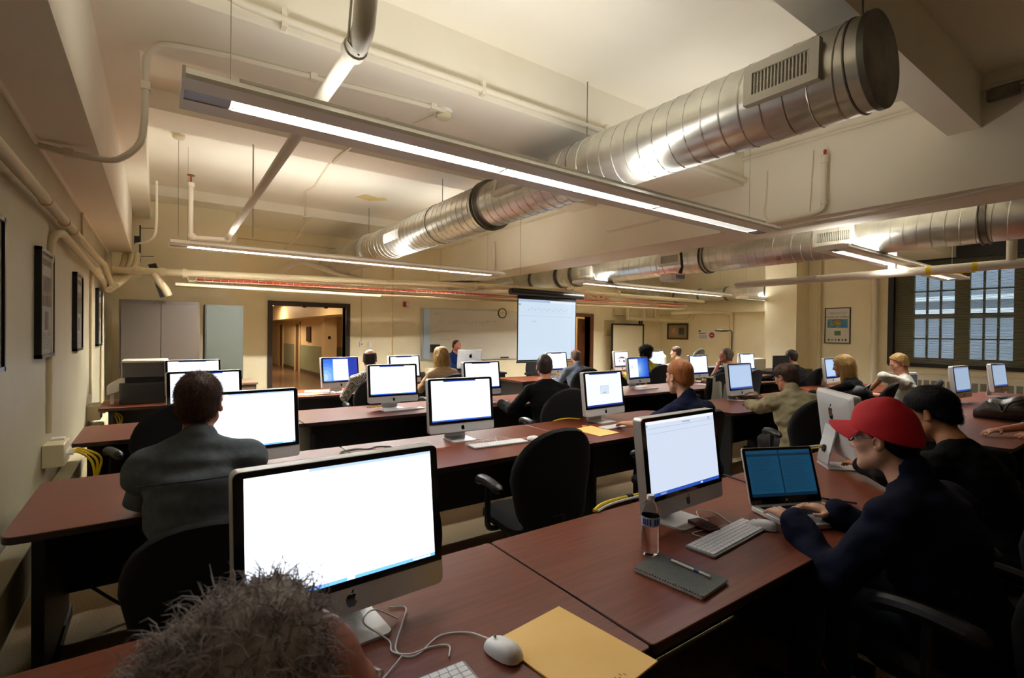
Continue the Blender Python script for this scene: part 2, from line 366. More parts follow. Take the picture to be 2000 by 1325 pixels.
# ================================================================== ceiling services
def light_fixture(label, x0, L, y, z, kd=1.0, ku=1.0):
    dn, up = glow('fluorescent_lens', 'fffcf3', 44.0*kd), glow('fluorescent_uplight', 'fffcf4', 14.0*ku)
    t = thing('pendant_light', label, 'light fixture', (x0, y, z), 0, 'long pendant fluorescent lights')
    hw = 0.18
    # body: trapezoid section, open lens below
    out = [(-hw, 0.0), (-0.055, 0.0), (-0.052, 0.018), (0.052, 0.018), (0.055, 0.0), (hw, 0.0), (hw+0.004, 0.018), (hw-0.045, 0.062), (-hw+0.045, 0.062), (-hw-0.004, 0.018)]
    b = MB().prism(out, 0, L, R=np.array([[0, 1, 0], [0, 0, 1], [1, 0, 0]], float))
    b.box(-0.012, -hw, 0, 0.0, hw, 0.05).box(L, -hw, 0, L+0.012, hw, 0.05)
    b.build('housing', M['fix'], t)
    n = 3; s0 = 0.16; seg = (L-0.32)/n
    for i in range(n):
        a, e = s0+i*seg+0.03, s0+(i+1)*seg-0.03
        q = MB().box(a, -0.051, 0.012, e, 0.051, 0.016); q.build('lamp', dn, t)
        lv = MB()
        for j in range(int((e-a)/0.026)): lv.box(a+j*0.026, -0.052, 0.0005, a+j*0.026+0.002, 0.052, 0.011)
        lv.build('louver', M['louver'], t, smooth=0)
    for a in (0.0, L-s0-0.02): MB().box(a, -0.052, 0.004, a+s0+0.02, 0.052, 0.011).build('end_plate', M['fixgrey'], t)
    MB().quad((0.25, -0.115, 0.0626), (L-0.25, -0.115, 0.0626), (L-0.25, 0.115, 0.0626), (0.25, 0.115, 0.0626)).build('uplight_lens', up, t)
    MB().box(0.2, -0.14, 0.06, L-0.2, -0.134, 0.075).box(0.2, 0.134, 0.06, L-0.2, 0.14, 0.075).build('top_lip', M['fix'], t)
    for xx in (0.18, L-0.25):
        w = MB()
        w.cyl((xx, 0, 0.06), (xx, 0, ZC-z), 0.002, 5)
        w.build('hanger_wire', M['wire'], t)
    return t
M['fix'] = mat('fixture_white_enamel', 'f0ece2', 0.4); M['fixgrey'] = mat('fixture_end_grey', '7c8088', 0.35, 0.3)
M['louver'] = mat('louver_grey', '22211f', 0.4); M['wire'] = mat('steel_wire', '8d8576', 0.4, 0.7)
light_fixture('long pendant light nearest the camera, hung in front of the thick duct', 0.09, 4.88, 2.65, 2.6, 0.70, 0.50)
light_fixture('long pendant light above the desks before the steel cupboards', 0.12, 4.88, 7.45, 2.6, 8.2, 0.62)
light_fixture('long pendant light hung beside the ceiling projector and screen', 6.87, 5.2, 7.38, 2.6, 6.4, 0.8)
light_fixture('long pendant light hung in front of the window blind', 6.49, 4.95, 2.63, 2.6, 1.5, 0.9)
light_fixture('far pendant light whose end shows beside the square column', 12.86, 1.6, 7.38, 2.6, 0.4, 0.4)

def helix(x, z, y0, y1, r, pitch):
    n = int((y1-y0)/pitch*20); a = np.arange(n+1)*2*PI/20
    return np.column_stack([x+r*np.cos(a), y0+(y1-y0)*np.arange(n+1)/n, z+r*np.sin(a)])
RY = np.array([[1, 0, 0], [0, 0, 1], [0, 1, 0]], float)      # lathe axis along +y

def ring(mb, x, z, y, r, w=0.05, t=0.022):
    mb.lathe([(r-0.01, -w/2), (r+t, -w/2), (r+t, -w/2+0.008), (r+0.008, -w/2+0.012), (r+0.008, w/2-0.012), (r+t, w/2-0.008), (r+t, w/2), (r-0.01, w/2)], 40, (x, y, z), RY, caps=False)

def register(t, x, z, y0, y1, r, elev, name='air_register', blades=16):
    """louvred outlet curved on the -x side of a duct"""
    h = 0.115; e = math.radians(elev); d = np.array([-math.cos(e), 0, math.sin(e)]); u = np.array([0, 1.0, 0]); v = np.cross(d, u)
    if v[2] < 0: v = -v
    R = np.array([u, v, d]); o = np.array([x, (y0+y1)/2, z])+d*(r-0.012)
    L = y1-y0; g = MB()
    out = rrect(L, 2*h, 0.008, 2); inn = rrect(L-0.11, 2*h-0.12, 0.004, 2)
    for a in ((-L/2, -h, L/2, -h+0.05), (-L/2, h-0.05, L/2, h), (-L/2, -h+0.05, -L/2+0.05, h-0.05), (L/2-0.05, -h+0.05, L/2, h-0.05)):
        g.obox(o+R[0]*(a[0]+a[2])/2+R[1]*(a[1]+a[3])/2+d*0.02, (a[2]-a[0], a[3]-a[1], 0.045), R)
    f = g.build(name, M['register'], t)
    q = MB().obox(o+d*0.0, (L-0.09, 2*h-0.09, 0.01), R); q.build('register_opening', M['darkvoid'], f)
    b = MB(); W_ = L-0.1
    for i in range(blades): b.obox(o+R[0]*(-W_/2+W_*(i+0.5)/blades)+d*0.018, (0.008, 2*h-0.09, 0.03), R)
    b.obox(o+d*0.014, (W_, 0.004, 0.02), R)
    b.build('register_blades', M['register'], f)

# ---- thick spiral duct
DX, DZc, DR = 3.15, 3.05, 0.25
t = thing('spiral_duct', 'thick galvanised spiral duct with a capped end, crossing above the first rows', 'duct', (0, 0, 0))
MB().lathe([(DR, 1.06), (DR, 4.86)], 56, (DX, 0, DZc), RY, caps=False).build('duct_tube', M['galv'], t, smooth=60)
MB().lathe([(DR+0.012, 4.86), (DR+0.012, 10.55)], 56, (DX, 0, DZc), RY, caps=False).build('duct_tube', M['galv'], t, smooth=60)
MB().tube(helix(DX, DZc, 1.12, 4.86, DR, 0.132), 0.0065, 4).build('spiral_seam', M['galv'], t)
MB().tube(helix(DX, DZc, 4.92, 10.5, DR+0.012, 0.132), 0.0065, 4).build('spiral_seam', M['galv'], t)
MB().lathe([(0.001, 1.05), (DR-0.012, 1.05), (DR+0.004, 1.045), (DR+0.006, 1.075), (DR, 1.08)], 56, (DX, 0, DZc), RY, caps=False).build('end_cap', M['galv_dark'], t)
for y in (4.87, 8.78):
    q = MB(); ring(q, DX, DZc, y, DR+0.01, 0.07, 0.028); q.build('coupling_ring', M['galv_dark'] if y < 6 else M['galv'], t)
register(t, DX, DZc, 1.24, 1.66, DR, 2); register(t, DX, DZc, 3.92, 4.42, DR, 14)
MB().lathe([(DR+0.012, 10.55), (DR+0.03, 10.62), (DR+0.03, YB)], 40, (DX, 0, DZc), RY, caps=False).build('wall_collar', M['galv'], t)
# taped paper patch on the far run
pp = [(DX-(DR+0.015)*math.cos(a), y, DZc-(DR+0.015)*math.sin(a)) for y in (7.0, 7.6) for a in np.radians([-12, -4, 4, 12, 20])]
MB().add(pp, [(i, i+1, i+6, i+5) for i in range(4)]).build('paper_patch', M['paper'], t)
for y in (1.14, 3.3, 6.1, 9.0):
    q = MB(); q.tube([(DX-DR*math.cos(a)*(1.012 if y < 4.8 else 1.06), y, DZc+DR*math.sin(a)*(1.012 if y < 4.8 else 1.06)) for a in np.linspace(0, 2*PI, 33)], 0.006, 5)
    q.tube([(DX, y, DZc+DR), (DX, y, 3.84)], 0.005, 6); q.build('hanger_strap', M['galv_dark'], t)

# ---- second spiral duct behind the deep beam
EX, EZ, ER = 7.65, 2.91, 0.25
t = thing('spiral_duct', 'second galvanised spiral duct, running past the deep beam towards the screen', 'duct', (0, 0, 0))
MB().lathe([(ER, -0.6), (ER, 9.75)], 56, (EX, 0, EZ), RY, caps=False).build('duct_tube', M['galv'], t, smooth=60)
MB().lathe([(ER-0.06, 9.7), (ER-0.06, 11.35)], 40, (EX, 0, EZ), RY, caps=False).build('reducer_tube', M['galv'], t)
MB().tube(helix(EX, EZ, -0.5, 9.0, ER, 0.132), 0.0065, 4).build('spiral_seam', M['galv'], t)
for y in (1.5, 5.0, 8.25, 8.75, 9.7):
    q = MB(); ring(q, EX, EZ, y, ER, 0.07, 0.028); q.build('coupling_ring', M['galv_dark'], t)
register(t, EX, EZ, 2.72, 3.22, ER, 2, blades=18); register(t, EX, EZ, 5.36, 5.82, ER, 2, blades=18); register(t, EX, EZ, 7.55, 7.95, ER, -4, blades=14)
for y in (0.8, 2.9, 4.4, 6.6):
    q = MB().cyl((EX, y, EZ+ER), (EX, y, 3.84), 0.006, 6); q.build('hanger_rod', M['galv_dark'], t)
# ---- low branch duct and its angled riser
t = thing('branch_duct', 'smaller branch duct running along the far wall to the square column', 'duct')
e0 = at(1213, 556, 1, 11.25)
B0 = [tuple(e0+np.array([-0.35, 0, 0.25])), tuple(e0), (13.72, 11.05, 2.93), (13.98, 10.75, 2.86), (14.0, 10.3, 2.86)]
MB().tube(bez(B0, 6)[:-1]+[(14.0, 10.3, 2.86), (14.0, 7.32, 2.86)], 0.19, 28).build('duct_tube', M['galv'], t, smooth=60)
for y in (10.3, 9.4, 8.5):
    q = MB(); ring(q, 14.0, 2.86, y, 0.19, 0.06, 0.02); q.build('coupling_ring', M['galv_dark'], t)
# ---- duct stub near the corridor door wall
t = thing('duct_stub', 'bright duct elbow between the second duct and the door wall', 'duct')
MB().tube(bez([(7.5, 10.6, 2.86), (6.9, 10.7, 2.74), (6.35, 10.9, 2.72), (6.2, 11.38, 2.72)], 6), 0.17, 24).build('duct_tube', M['galv'], t, smooth=60)

# ---- pipes and conduits
def pipe(name, label, cat, pts, r, m='pipe', seg=12, fittings=(), group=None, parent=None):
    mb = MB().tube(pts, r, seg)
    if not fittings:
        o = mb.build(name, M[m], parent)
        return tag(o, label, cat, group) if parent is None else o
    t = thing(name, label, cat, group=group); mb.build('pipe_run', M[m], t)
    for p, q, rr in fittings: MB().cyl(p, q, rr, seg).build('fitting', M[m], t)
    return t
# grey sprinkler pipe over the desks
t = thing('sprinkler_pipe', 'grey pipe dropping from the ceiling by an elbow and running away over the desks', 'pipe')
gp = bez([(0.745, 2.2, 3.0), (0.75, 2.24, 2.93), (0.755, 2.32, 2.9)], 5)
MB().tube([(0.74, 2.19, 3.84), (0.745, 2.19, 3.05)]+gp+[(0.82, 8.27, 2.9)], 0.037, 14).build('pipe_run', M['greypipe'], t)
MB().tube([(0.743, 2.19, 3.12), (0.745, 2.19, 3.04)]+bez([(0.745, 2.2, 3.0), (0.75, 2.24, 2.93), (0.755, 2.32, 2.9)], 5)+[(0.756, 2.40, 2.9)], 0.05, 14).build('elbow', M['greypipe'], t)
MB().cyl((0.743, 2.19, 3.10), (0.743, 2.19, 3.15), 0.058, 14).build('elbow_collar', M['greypipe'], t); MB().cyl((0.756, 2.36, 2.9), (0.756, 2.41, 2.9), 0.058, 14).build('elbow_collar', M['greypipe'], t)
MB().tube([(0.69, 2.19, 3.84), (0.69, 2.2, 3.1), (0.70, 2.3, 2.88), (0.76, 2.33, 2.85)], 0.006, 6).build('hanger_loop', M['greypipe'], t)
MB().tube([(0.82, 8.27, 2.9), (0.82, 8.3, 2.88), (0.41, 8.3, 2.86), (0.37, 8.3, 2.9), (0.37, 8.3, 3.6)], 0.03, 12).build('drop_leg', M['pipe'], t)
MB().ell((0.82, 8.29, 2.89), (0.05, 0.05, 0.05)).ell((0.385, 8.3, 2.87), (0.055, 0.055, 0.055)).cyl((0.37, 8.3, 3.56), (0.37, 8.3, 3.62), 0.045, 12).build('fitting', M['pipe'], t)
v = MB().cyl((0.37, 8.3, 3.62), (0.37, 8.3, 3.72), 0.012, 8); v.build('sprinkler_head', M['cable_red'], t); MB().lathe([(0.05, 3.72), (0.05, 3.728)], 14, (0.37, 8.3, 0)).build('deflector', mat('rusty_brass', '8f6a3a', 0.4, 0.6), t)
t = pipe('threaded_rod', 'thin hanging rod beside the grey sprinkler pipe', 'rod', [(0.87, 6.3, 3.84), (0.87, 6.3, 2.62)], 0.008, 'greypipe')
# S-shaped conduit from the soffit up to the first beam
zc = 3.36
cp = [(-0.6, 4.1, 2.66), (-0.45, 4.1, 2.64), (-0.30, 4.08, 2.63), (-0.2, 4.06, 2.65), (-0.1, 4.03, 2.76), (-0.075, 4.0, 2.9)]
cp2 = [(-0.07, 3.98, 3.2), (-0.06, 3.95, 3.3), (0.0, 3.9, 3.36), (0.12, 3.86, 3.375), (0.4, 3.80, 3.378)]
t = thing('bent_conduit', 'cream conduit bending from the wall under the soffit up onto the first ceiling beam', 'conduit')
MB().tube(bez(cp, 6)+bez(cp2, 6)+[(1.9, 3.66, 3.378)], 0.02, 10).build('conduit_run', M['pipe'], t)
for p in ((-0.45, 4.1, 2.64), (-0.07, 3.99, 3.12), (0.9, 3.755, 3.38), (1.8, 3.67, 3.38)): MB().obox(p, (0.05, 0.06, 0.05)).build('conduit_clip', M['pipe'], t)
# larger conduit along the first beam face
t = thing('beam_conduit', 'thicker white conduit clipped along the face of the first ceiling beam', 'conduit')
MB().tube(bez([(-0.1, 2.5, 3.55), (0.05, 3.0, 3.5), (0.3, 3.27, 3.47), (0.6, 3.31, 3.46), (1.0, 3.315, 3.455)], 6)+[(5.82, 3.315, 3.455)], 0.026, 12).build('conduit_run', M['pipe'], t)
for x in (0.62, 2.05, 3.4, 4.7): MB().box(x-0.015, 3.29, 3.41, x+0.015, 3.352, 3.52).build('conduit_clip', M['pipe'], t)
# pipes on the left wall
t = thing('wall_pipe', 'long pipe run along the upper wall above the framed pictures', 'pipe')
MB().tube([(-0.54, -2.5, 2.28), (-0.54, 6.8, 2.33), (-0.5, 7.3, 2.30), (-0.48, 8.1, 2.12)], 0.03, 14).build('pipe_run', M['pipe_cream'], t)
for y in (3.98, 4.7, 5.1): MB().cyl((-0.54, y, 2.312), (-0.54, y+0.04, 2.312), 0.036, 14).build('fitting', M['pipe_cream'], t)
for y0, nm in ((4.5, 'cream conduit riser dropping from the wall pipe to the nearer junction box'), (7.0, 'cream conduit riser dropping to the junction box beside the third row')):
    t = thing('wall_riser', nm, 'conduit')
    MB().tube(bez([(-0.595, y0, 2.0), (-0.585, y0+0.03, 2.16), (-0.55, y0+0.15, 2.22), (-0.55, y0+0.4, 2.225)], 5)+[(-0.54, 8.2, 2.14 if y0 < 5 else 2.06)], 0.027, 12).build('upper_run', M['pipe_cream'], t)
    MB().tube([(-0.595, y0, 2.0), (-0.595, y0, 0.86)], 0.024, 12).build('riser', M['pipe_cream'], t)
    MB().cyl((-0.595, y0, 1.62 if y0 > 5 else 1.2), (-0.595, y0, 1.68 if y0 > 5 else 1.25), 0.028, 12).build('coupling', M['pipe_cream'], t)
pipe('wall_conduit', 'slim conduit on the wall just before the steel cupboards', 'conduit', [(-0.58, 8.2, 2.1), (-0.58, 8.2, 0.6)], 0.018, 'pipe_cream', 8)
pipe('wall_conduit', 'thin upright wire channel below the soffit behind the wall pipe', 'conduit', [(-0.585, 6.2, 2.66), (-0.585, 6.2, 2.36)], 0.01, 'pipe_cream', 8)
# fan of pipes at the soffit end
for i, (x0, z0) in enumerate(((-0.45, 2.56), (-0.38, 2.58), (-0.31, 2.58))):
    pipe('soffit_pipe', 'stub pipe dropping from the soffit end, number %s of the fan of three' % ('one', 'two', 'three')[i], 'pipe', bez([(-0.5+0.03*i, 8.0, 2.05+0.03*i), (-0.47+0.04*i, 8.4, 2.2), (x0+0.04, 9.0, z0-0.1), (x0+0.06, 9.25, z0+0.1)], 5), 0.04, 'pipe_cream', 12, group='fan of pipes at the soffit end')
# long horizontal drain with cable tray under it
t = thing('drain_pipe', 'long cream drain pipe slung across the room above the cable tray', 'pipe')
MB().tube([(-0.5, 8.5, 2.35), (6.0, 8.5, 2.53), (12.8, 8.5, 2.56)], 0.05, 16).build('pipe_run', M['pipe_cream'], t)
for x in (-0.25, 0.02, 0.28, 5.1, 9.2): MB().cyl((x, 8.5, 2.36+x*0.027), (x+0.06, 8.5, 2.36+x*0.027), 0.07, 16).build('pipe_coupling', M['pipe_cream'], t)
MB().tube([(-0.05, 8.5, 2.34), (0.0, 8.5, 2.25), (0.08, 8.52, 2.14), (0.12, 8.55, 2.05)], 0.05, 14).build('branch', M['pipe_cream'], t)
t = thing('cable_tray', 'wire basket cable tray carrying red cables across the room', 'cable tray')
tr = MB()
TL_, TR_ = np.array([0.35, 8.62, 2.27]), np.array([12.4, 8.62, 2.40])
def tl(f, dy, dz): p = TL_+(TR_-TL_)*f; return (p[0], p[1]+dy, p[2]+dz)
for dy, dz in ((-0.15, 0.07), (-0.15, 0), (-0.05, 0), (0.05, 0), (0.15, 0), (0.15, 0.07)): tr.tube([tl(0, dy, dz), tl(1, dy, dz)], 0.004, 5)
for i in range(121):
    f = i/120; tr.tube([tl(f, -0.15, 0.075), tl(f, -0.15, 0), tl(f, 0.15, 0), tl(f, 0.15, 0.075)], 0.0035, 4)
tr.build('wire_basket', mat('tray_cream', 'c9bea0', 0.5), t)
rc = MB()
for i in range(9):
    ph = RNG.uniform(0, 6); dy = -0.12+0.028*i
    rc.tube([tl(f, dy+0.015*math.sin(9*f+ph), 0.018+0.014*math.sin(23*f+ph*2)+0.01*(i % 2)) for f in np.linspace(0.01, 0.97, 60)], 0.010, 6)
rc.build('red_cables', M['cable_red'], t)
MB().tube([(1.9, 8.75, 2.235), (12.3, 8.75, 2.33)], 0.03, 12).build('parallel_pipe', M['pipe_cream'], t)
MB().box(0.2, 8.5, 2.19, 3.2, 8.78, 2.23).build('tray_trough', M['pipe_cream'], t)
tg = MB()
for i in range(16):
    x = 7.6+0.09*i; tg.tube(bez([(x, 8.6, 2.42), (x+RNG.uniform(-.1, .1), 8.55, 2.5+RNG.uniform(0, .12)), (x+RNG.uniform(-.15, .15), 8.6, 2.62-0.01*i), (x+0.2, 8.65, 2.42)], 4), 0.006, 5)
tag(tg.build('red_cable_tangle', M['cable_red']), 'tangle of loose red cables above the tray beside the screen', 'cable')
# white drop pipe against the deep beam and low run
t = thing('drop_pipe', 'white pipe dropping down the face of the deep beam beside the duct cap', 'pipe')
MB().tube([(5.78, 2.42, 3.45), (5.78, 2.42, 2.97)]+bez([(5.78, 2.42, 2.97), (5.775, 2.45, 2.92), (5.77, 2.55, 2.9)], 4)+[(5.76, 3.6, 2.88)], 0.026, 12).build('pipe_run', M['pipe'], t)
MB().cyl((5.78, 2.42, 3.42), (5.78, 2.42, 3.5), 0.034, 12).cyl((5.78, 2.42, 2.98), (5.78, 2.42, 3.03), 0.034, 12).build('fitting', M['pipe'], t)
MB().cyl((5.78, 2.42, 3.5), (5.78, 2.42, 3.56), 0.015, 8).build('sprinkler_head', M['cable_red'], t)
t = thing('drop_pipe', 'white pipe dropping down the deep beam near its far end', 'pipe')
MB().tube([(5.76, 8.8, 3.5), (5.76, 8.8, 2.9), (5.74, 9.0, 2.86), (5.7, 9.9, 2.8)], 0.03, 12).build('pipe_run', M['pipe'], t)
pipe('wire_drop', 'slack white wire hanging down the face of the deep beam', 'wire', bez([(5.81, 3.05, 3.5), (5.81, 3.06, 3.2), (5.81, 3.08, 3.0), (5.80, 3.0, 2.9)], 5), 0.008, 'pipe', 6)
pipe('wire_drop', 'straight white wire beside the drop pipe on the deep beam', 'wire', [(5.815, 2.55, 3.6), (5.815, 2.58, 2.92)], 0.006, 'pipe', 6)
pipe('beam_top_conduit', 'conduit clipped along the top of the deep beam face', 'conduit', [(5.80, 0.3, 3.72), (5.80, 9.5, 3.72)], 0.018, 'pipe', 8)
t = thing('conduit_fitting', 'pair of metal conduit bodies on the deep beam near the duct cap', 'conduit fitting')
MB().obox((5.79, 1.33, 3.63), (0.06, 0.22, 0.06), rz(-4)).build('conduit_body', M['galv_dark'], t); MB().obox((5.79, 1.05, 3.64), (0.06, 0.2, 0.08), rz(-4)).build('conduit_body', M['galv_dark'], t)
MB().tube(bez([(5.79, 0.95, 3.64), (5.79, 0.7, 3.66), (5.79, 0.45, 3.6), (5.79, 0.2, 3.5)], 5), 0.018, 8).build('conduit_run', M['galv_dark'], t)
pipe('beam_underside_conduit', 'conduit curving along the lower edge of the deep beam', 'conduit', bez([(5.9, 0.6, 2.93), (5.9, 1.2, 2.87), (6.0, 2.0, 2.85), (6.1, 3.4, 2.86)], 5), 0.02, 'pipe', 8)
pipe('beam_face_conduit', 'thin conduit stepping down the deep beam face behind the first pendant light', 'conduit', bez([(5.81, 4.3, 3.45), (5.81, 4.2, 3.3), (5.81, 4.5, 3.22), (5.81, 5.6, 3.2)], 5), 0.016, 'pipe', 8)
# fat white pipe before the window
t = thing('white_pipe', 'fat white insulated pipe slung before the window with yellow tape bands', 'pipe')
PX, PZ = 8.4, 2.475
MB().tube([(PX, 0.2, PZ), (PX, 4.9, PZ), (PX, 4.95, PZ)], [0.058, 0.058, 0.045], 18).build('pipe_run', M['pipe'], t)
for y in (1.72, 2.18): MB().cyl((PX, y, PZ), (PX, y+0.05, PZ), 0.061, 18).build('yellow_band', M['cable_yellow'], t)
MB().obox((PX, 1.97, PZ-0.055), (0.03, 0.45, 0.02)).build('yellow_label', M['cable_yellow'], t)
for y in (1.42, 2.62): MB().cyl((PX, y, PZ+0.04), (PX, y, 2.9), 0.05, 16).build('pipe_riser', M['pipe'], t)
MB().obox((PX, 3.72, PZ+0.02), (0.16, 0.26, 0.05)).build('pipe_clamp', M['galv'], t)
MB().cyl((PX, 3.72, PZ+0.05), (PX, 3.72, 3.84), 0.006, 6).cyl((PX, 3.9, PZ+0.05), (PX, 3.9, 3.84), 0.006, 6).build('hanger_rod', M['wire'], t)
# riser on the far wall and its vent
t = thing('wall_riser', 'white riser pipe with a capped top between the poster and the window', 'pipe')
MB().tube([(14.48, 4.86, 0.1), (14.48, 4.86, 2.98)]+bez([(14.48, 4.86, 3.0), (14.47, 4.9, 3.08), (14.45, 5.05, 3.1)], 4), 0.075, 14).build('pipe_run', M['pipe'], t)
pipe('wall_riser', 'narrow cream riser between the column and the poster', 'pipe', [(14.54, 6.15, 0.3), (14.54, 6.15, 3.8)], 0.05, 'pipe_cream', 12)
pipe('wall_riser', 'white pipe from the ceiling services bending down the wall by the desk lamp', 'pipe', bez([(13.6, 10.2, 2.3), (14.0, 9.3, 2.32), (14.45, 8.72, 2.28), (14.5, 8.66, 2.1)], 5)+[(14.5, 8.66, 0.9)], 0.06, 'pipe_cream', 12)
t = thing('drain_manifold', 'cluster of fat white drain pipes above the easel board', 'pipe')
MB().tube([(12.4, 11.0, 2.45), (12.4, 11.0, 2.13), (14.2, 11.0, 2.1)], 0.075, 14).tube([(13.2, 11.0, 2.45), (13.2, 11.0, 2.12)], 0.075, 14).tube([(13.8, 11.0, 2.45), (13.8, 11.0, 2.12)], 0.075, 14).build('pipe_run', M['pipe_cream'], t)
MB().tube([(13.9, 10.9, 2.1), (14.1, 10.0, 2.08), (14.2, 9.9, 2.2), (14.2, 9.8, 2.4)], 0.05, 12).build('branch', M['pipe_cream'], t)
# smoke detectors
for p, lab in (((1.92, 3.72, 3.4), 'round smoke detector on the underside of the first beam'), ((0.19, 7.0, 3.85), 'round smoke detector on the ceiling above the second pendant light'), ((2.24, 9.75, 3.69), 'smoke detector on the low ceiling nearest the door wall')):
    t = thing('smoke_detector', lab, 'smoke detector', p)
    MB().lathe([(0.075, 0), (0.075, -0.022), (0.05, -0.025)], 24).build('base', M['white'], t)
    MB().lathe([(0.062, -0.022), (0.066, -0.05), (0.05, -0.066), (0.02, -0.07)], 24).build('sensor_cap', mat('detector_cream', 'd8cfae', 0.5), t)
cd = MB().tube([(1.9, 3.78, 3.385), (1.82, 4.1, 3.385)], 0.012, 8).tube([(1.82, 4.12, 3.62), (1.75, 5.85, 3.64), (1.75, 6.3, 3.645), (1.85, 6.6, 3.84), (2.0, 8.2, 3.84), (1.95, 8.6, 3.84), (2.2, 9.7, 3.7)], 0.016, 8)
tag(cd.build('zigzag_conduit', M['pipe']), 'thin conduit zigzagging over the ceiling from one smoke detector to the next', 'conduit')
for p in ((0.19, 7.05, 3.8), ): pipe('hanging_wire', 'fine wire hanging below the far smoke detector', 'wire', [p, (p[0], p[1], 2.66)], 0.003, 'wire', 5)
pp_ = MB().obox((2.9, 8.35, 3.846), (0.30, 0.26, 0.006), rz(20)).obox((3.05, 8.35, 3.843), (0.14, 0.34, 0.006), rz(50)); tag(pp_.build('peeled_paint', mat('bare_plaster', 'dcc98a', 0.8)), 'yellowish patch where the ceiling paint has peeled', 'patch')
q0 = at(602, 426, 1, 9.8); pipe('detector_conduit', 'thin conduit running from the last smoke detector down to the door wall', 'conduit', [tuple(q0), tuple(at(585, 460, 1, 10.6)), tuple(at(553, 490, 1, 11.3))], 0.016, 'pipe', 8)
for nm, z_ in (('upper', 3.42), ('lower', 3.22)): pipe('wall_wire', '%s thin conduit running level high on the wall over the double door' % nm, 'conduit', [(1.3, 11.37, z_), (4.5, 11.37, z_)], 0.012, 'pipe_cream', 6)
# bracket antenna on the soffit end
t = thing('wall_antenna', 'dark bracket with thin prongs mounted at the end of the soffit', 'antenna', (-0.22, 9.25, 2.85))
MB().box(-0.07, -0.04, -0.03, -0.01, 0.04, 0.09).build('mount', M['black'], t)
MB().cyl((0.0, 0, -0.28), (0.0, 0, 0.26), 0.01, 8).build('mast', M['black'], t)
for dz in (-0.2, 0.22): MB().cyl((0, 0, dz), (0.17, -0.05, dz+0.01), 0.005, 6).build('prong', M['black'], t)
pipe('cable_loop', 'thin cable loop hanging from the side beam to the soffit end', 'cable', bez([(-0.02, 8.2, 3.55), (-0.02, 8.2, 3.0), (-0.04, 8.2, 2.82), (-0.12, 8.3, 2.74), (-0.25, 8.6, 2.74)], 6), 0.014, 'pipe', 8)
# dark panel leaning on the cupboard and small wall lamp
t = thing('leaning_panel', 'narrow dark panel leaning above the steel cupboard', 'panel', (0.0, 9.05, 2.17))
MB().obox((0, 0, 0.12), (0.10, 0.04, 0.5), np.array([[math.cos(0.3), 0, math.sin(0.3)], [0, 1, 0], [-math.sin(0.3), 0, math.cos(0.3)]])).build('board', M['black'], t)
t = thing('roof_drain_elbow', 'white insulated elbow above the door wall behind the second pendant light', 'pipe')
MB().tube(bez([(2.05, 11.3, 2.75), (2.25, 11.2, 2.95), (2.5, 11.0, 2.98), (3.6, 10.2, 2.6)], 6), [0.06]*19, 12).build('pipe_run', M['pipe'], t)
tag(MB().box(2.75, 10.0, 2.93, 2.9, 10.03, 2.98).build('red_tag', M['cable_red']), 'small red tag hanging above the second pendant light', 'tag')
# ================================================================== desks
def desk(label, x0, x1, y0, y1, corner=0.05, ends='lr'):
    cl, cr = (corner if 'l' in ends else 0.014), (corner if 'r' in ends else 0.014); corner = (cr, cr, cl, cl)
    t = thing('desk', label, 'desk', ((x0+x1)/2, (y0+y1)/2, 0), 0, 'mahogany computer desks')
    w, d = x1-x0, y1-y0; a = 0.05
    MB().prism(rrect(w, d, corner, 4), 0.708, 0.74, mi=0, mside=1).build('tabletop', [M['wood'], M['woodedge']], t, bevel=0.004)
    for s in (-1, 1):
        MB().box(s*(w/2-0.10)-0.02, -d/2+0.10, 0.05, s*(w/2-0.10)+0.02, d/2-0.08, 0.708).box(s*(w/2-0.10)-0.028, -d/2+0.03, 0, s*(w/2-0.10)+0.028, d/2-0.03, 0.06).build('leg', M['deskblack'], t)
    MB().box(-w/2+0.12, d/2-0.12, 0.02 if y0 < 2 else 0.16, w/2-0.12, d/2-0.095, 0.708).build('modesty_panel', M['deskblack'], t)
    return t
G_ = 0.006
rows = {'near': (0.84, 1.63), 'second': (2.70, 3.60), 'third': (4.67, 5.48), 'fourth': (6.6, 7.4)}
desk('near desk bearing the closest big lit monitor and the manila envelope', -0.48, 1.06, *rows['near'], ends='l')
desk('near desk with the water bottle, notebook and laptop', 1.066, 2.75, *rows['near'], ends='')
desk('desk under the monitor seen from behind, beside the man in the red cap', 2.756, 4.42, *rows['near'], ends='r')
desk('desk against the wall where the man in the grey jacket works', -0.50, 1.06, *rows['second'], ends='l')
desk('desk holding a white keyboard and corded mouse in front of the empty black chair', 1.066, 2.70, *rows['second'], ends='')
desk('desk with a manila envelope where the ginger man sits', 2.706, 4.42, *rows['second'], corner=0.12, ends='r')
desk('third desk along the cream wall, behind the nearer junction box', -0.50, 1.06, *rows['third'], ends='l')
desk('third row desk with a white keyboard before the plaid shirt man', 1.066, 2.70, *rows['third'], ends='')
desk('third row desk where the man in the black sweater sits', 2.706, 4.3, *rows['third'], ends='r')
desk('desk by the steel cupboards with the printer on it', -0.50, 1.06, *rows['fourth'], ends='l')
desk('fourth row desk of the plaid shirt man', 1.066, 2.60, *rows['fourth'], ends='')
desk('fourth row desk of the woman in the tan top', 2.606, 4.05, *rows['fourth'], ends='r')
desk('blue lit desk end near the foot of the projection screen', 5.14, 7.0, 6.9, 7.75, ends='l')
desk('rear desk of the woman in yellow', 7.006, 9.9, 6.9, 7.75, ends='r')
desk('desk with the half blue screen beyond the ginger man', 5.05, 6.9, 4.62, 5.48, corner=0.1, ends='l')
desk('desk of the grey haired man with his chin in his hand', 6.906, 8.9, 4.62, 5.48, ends='')
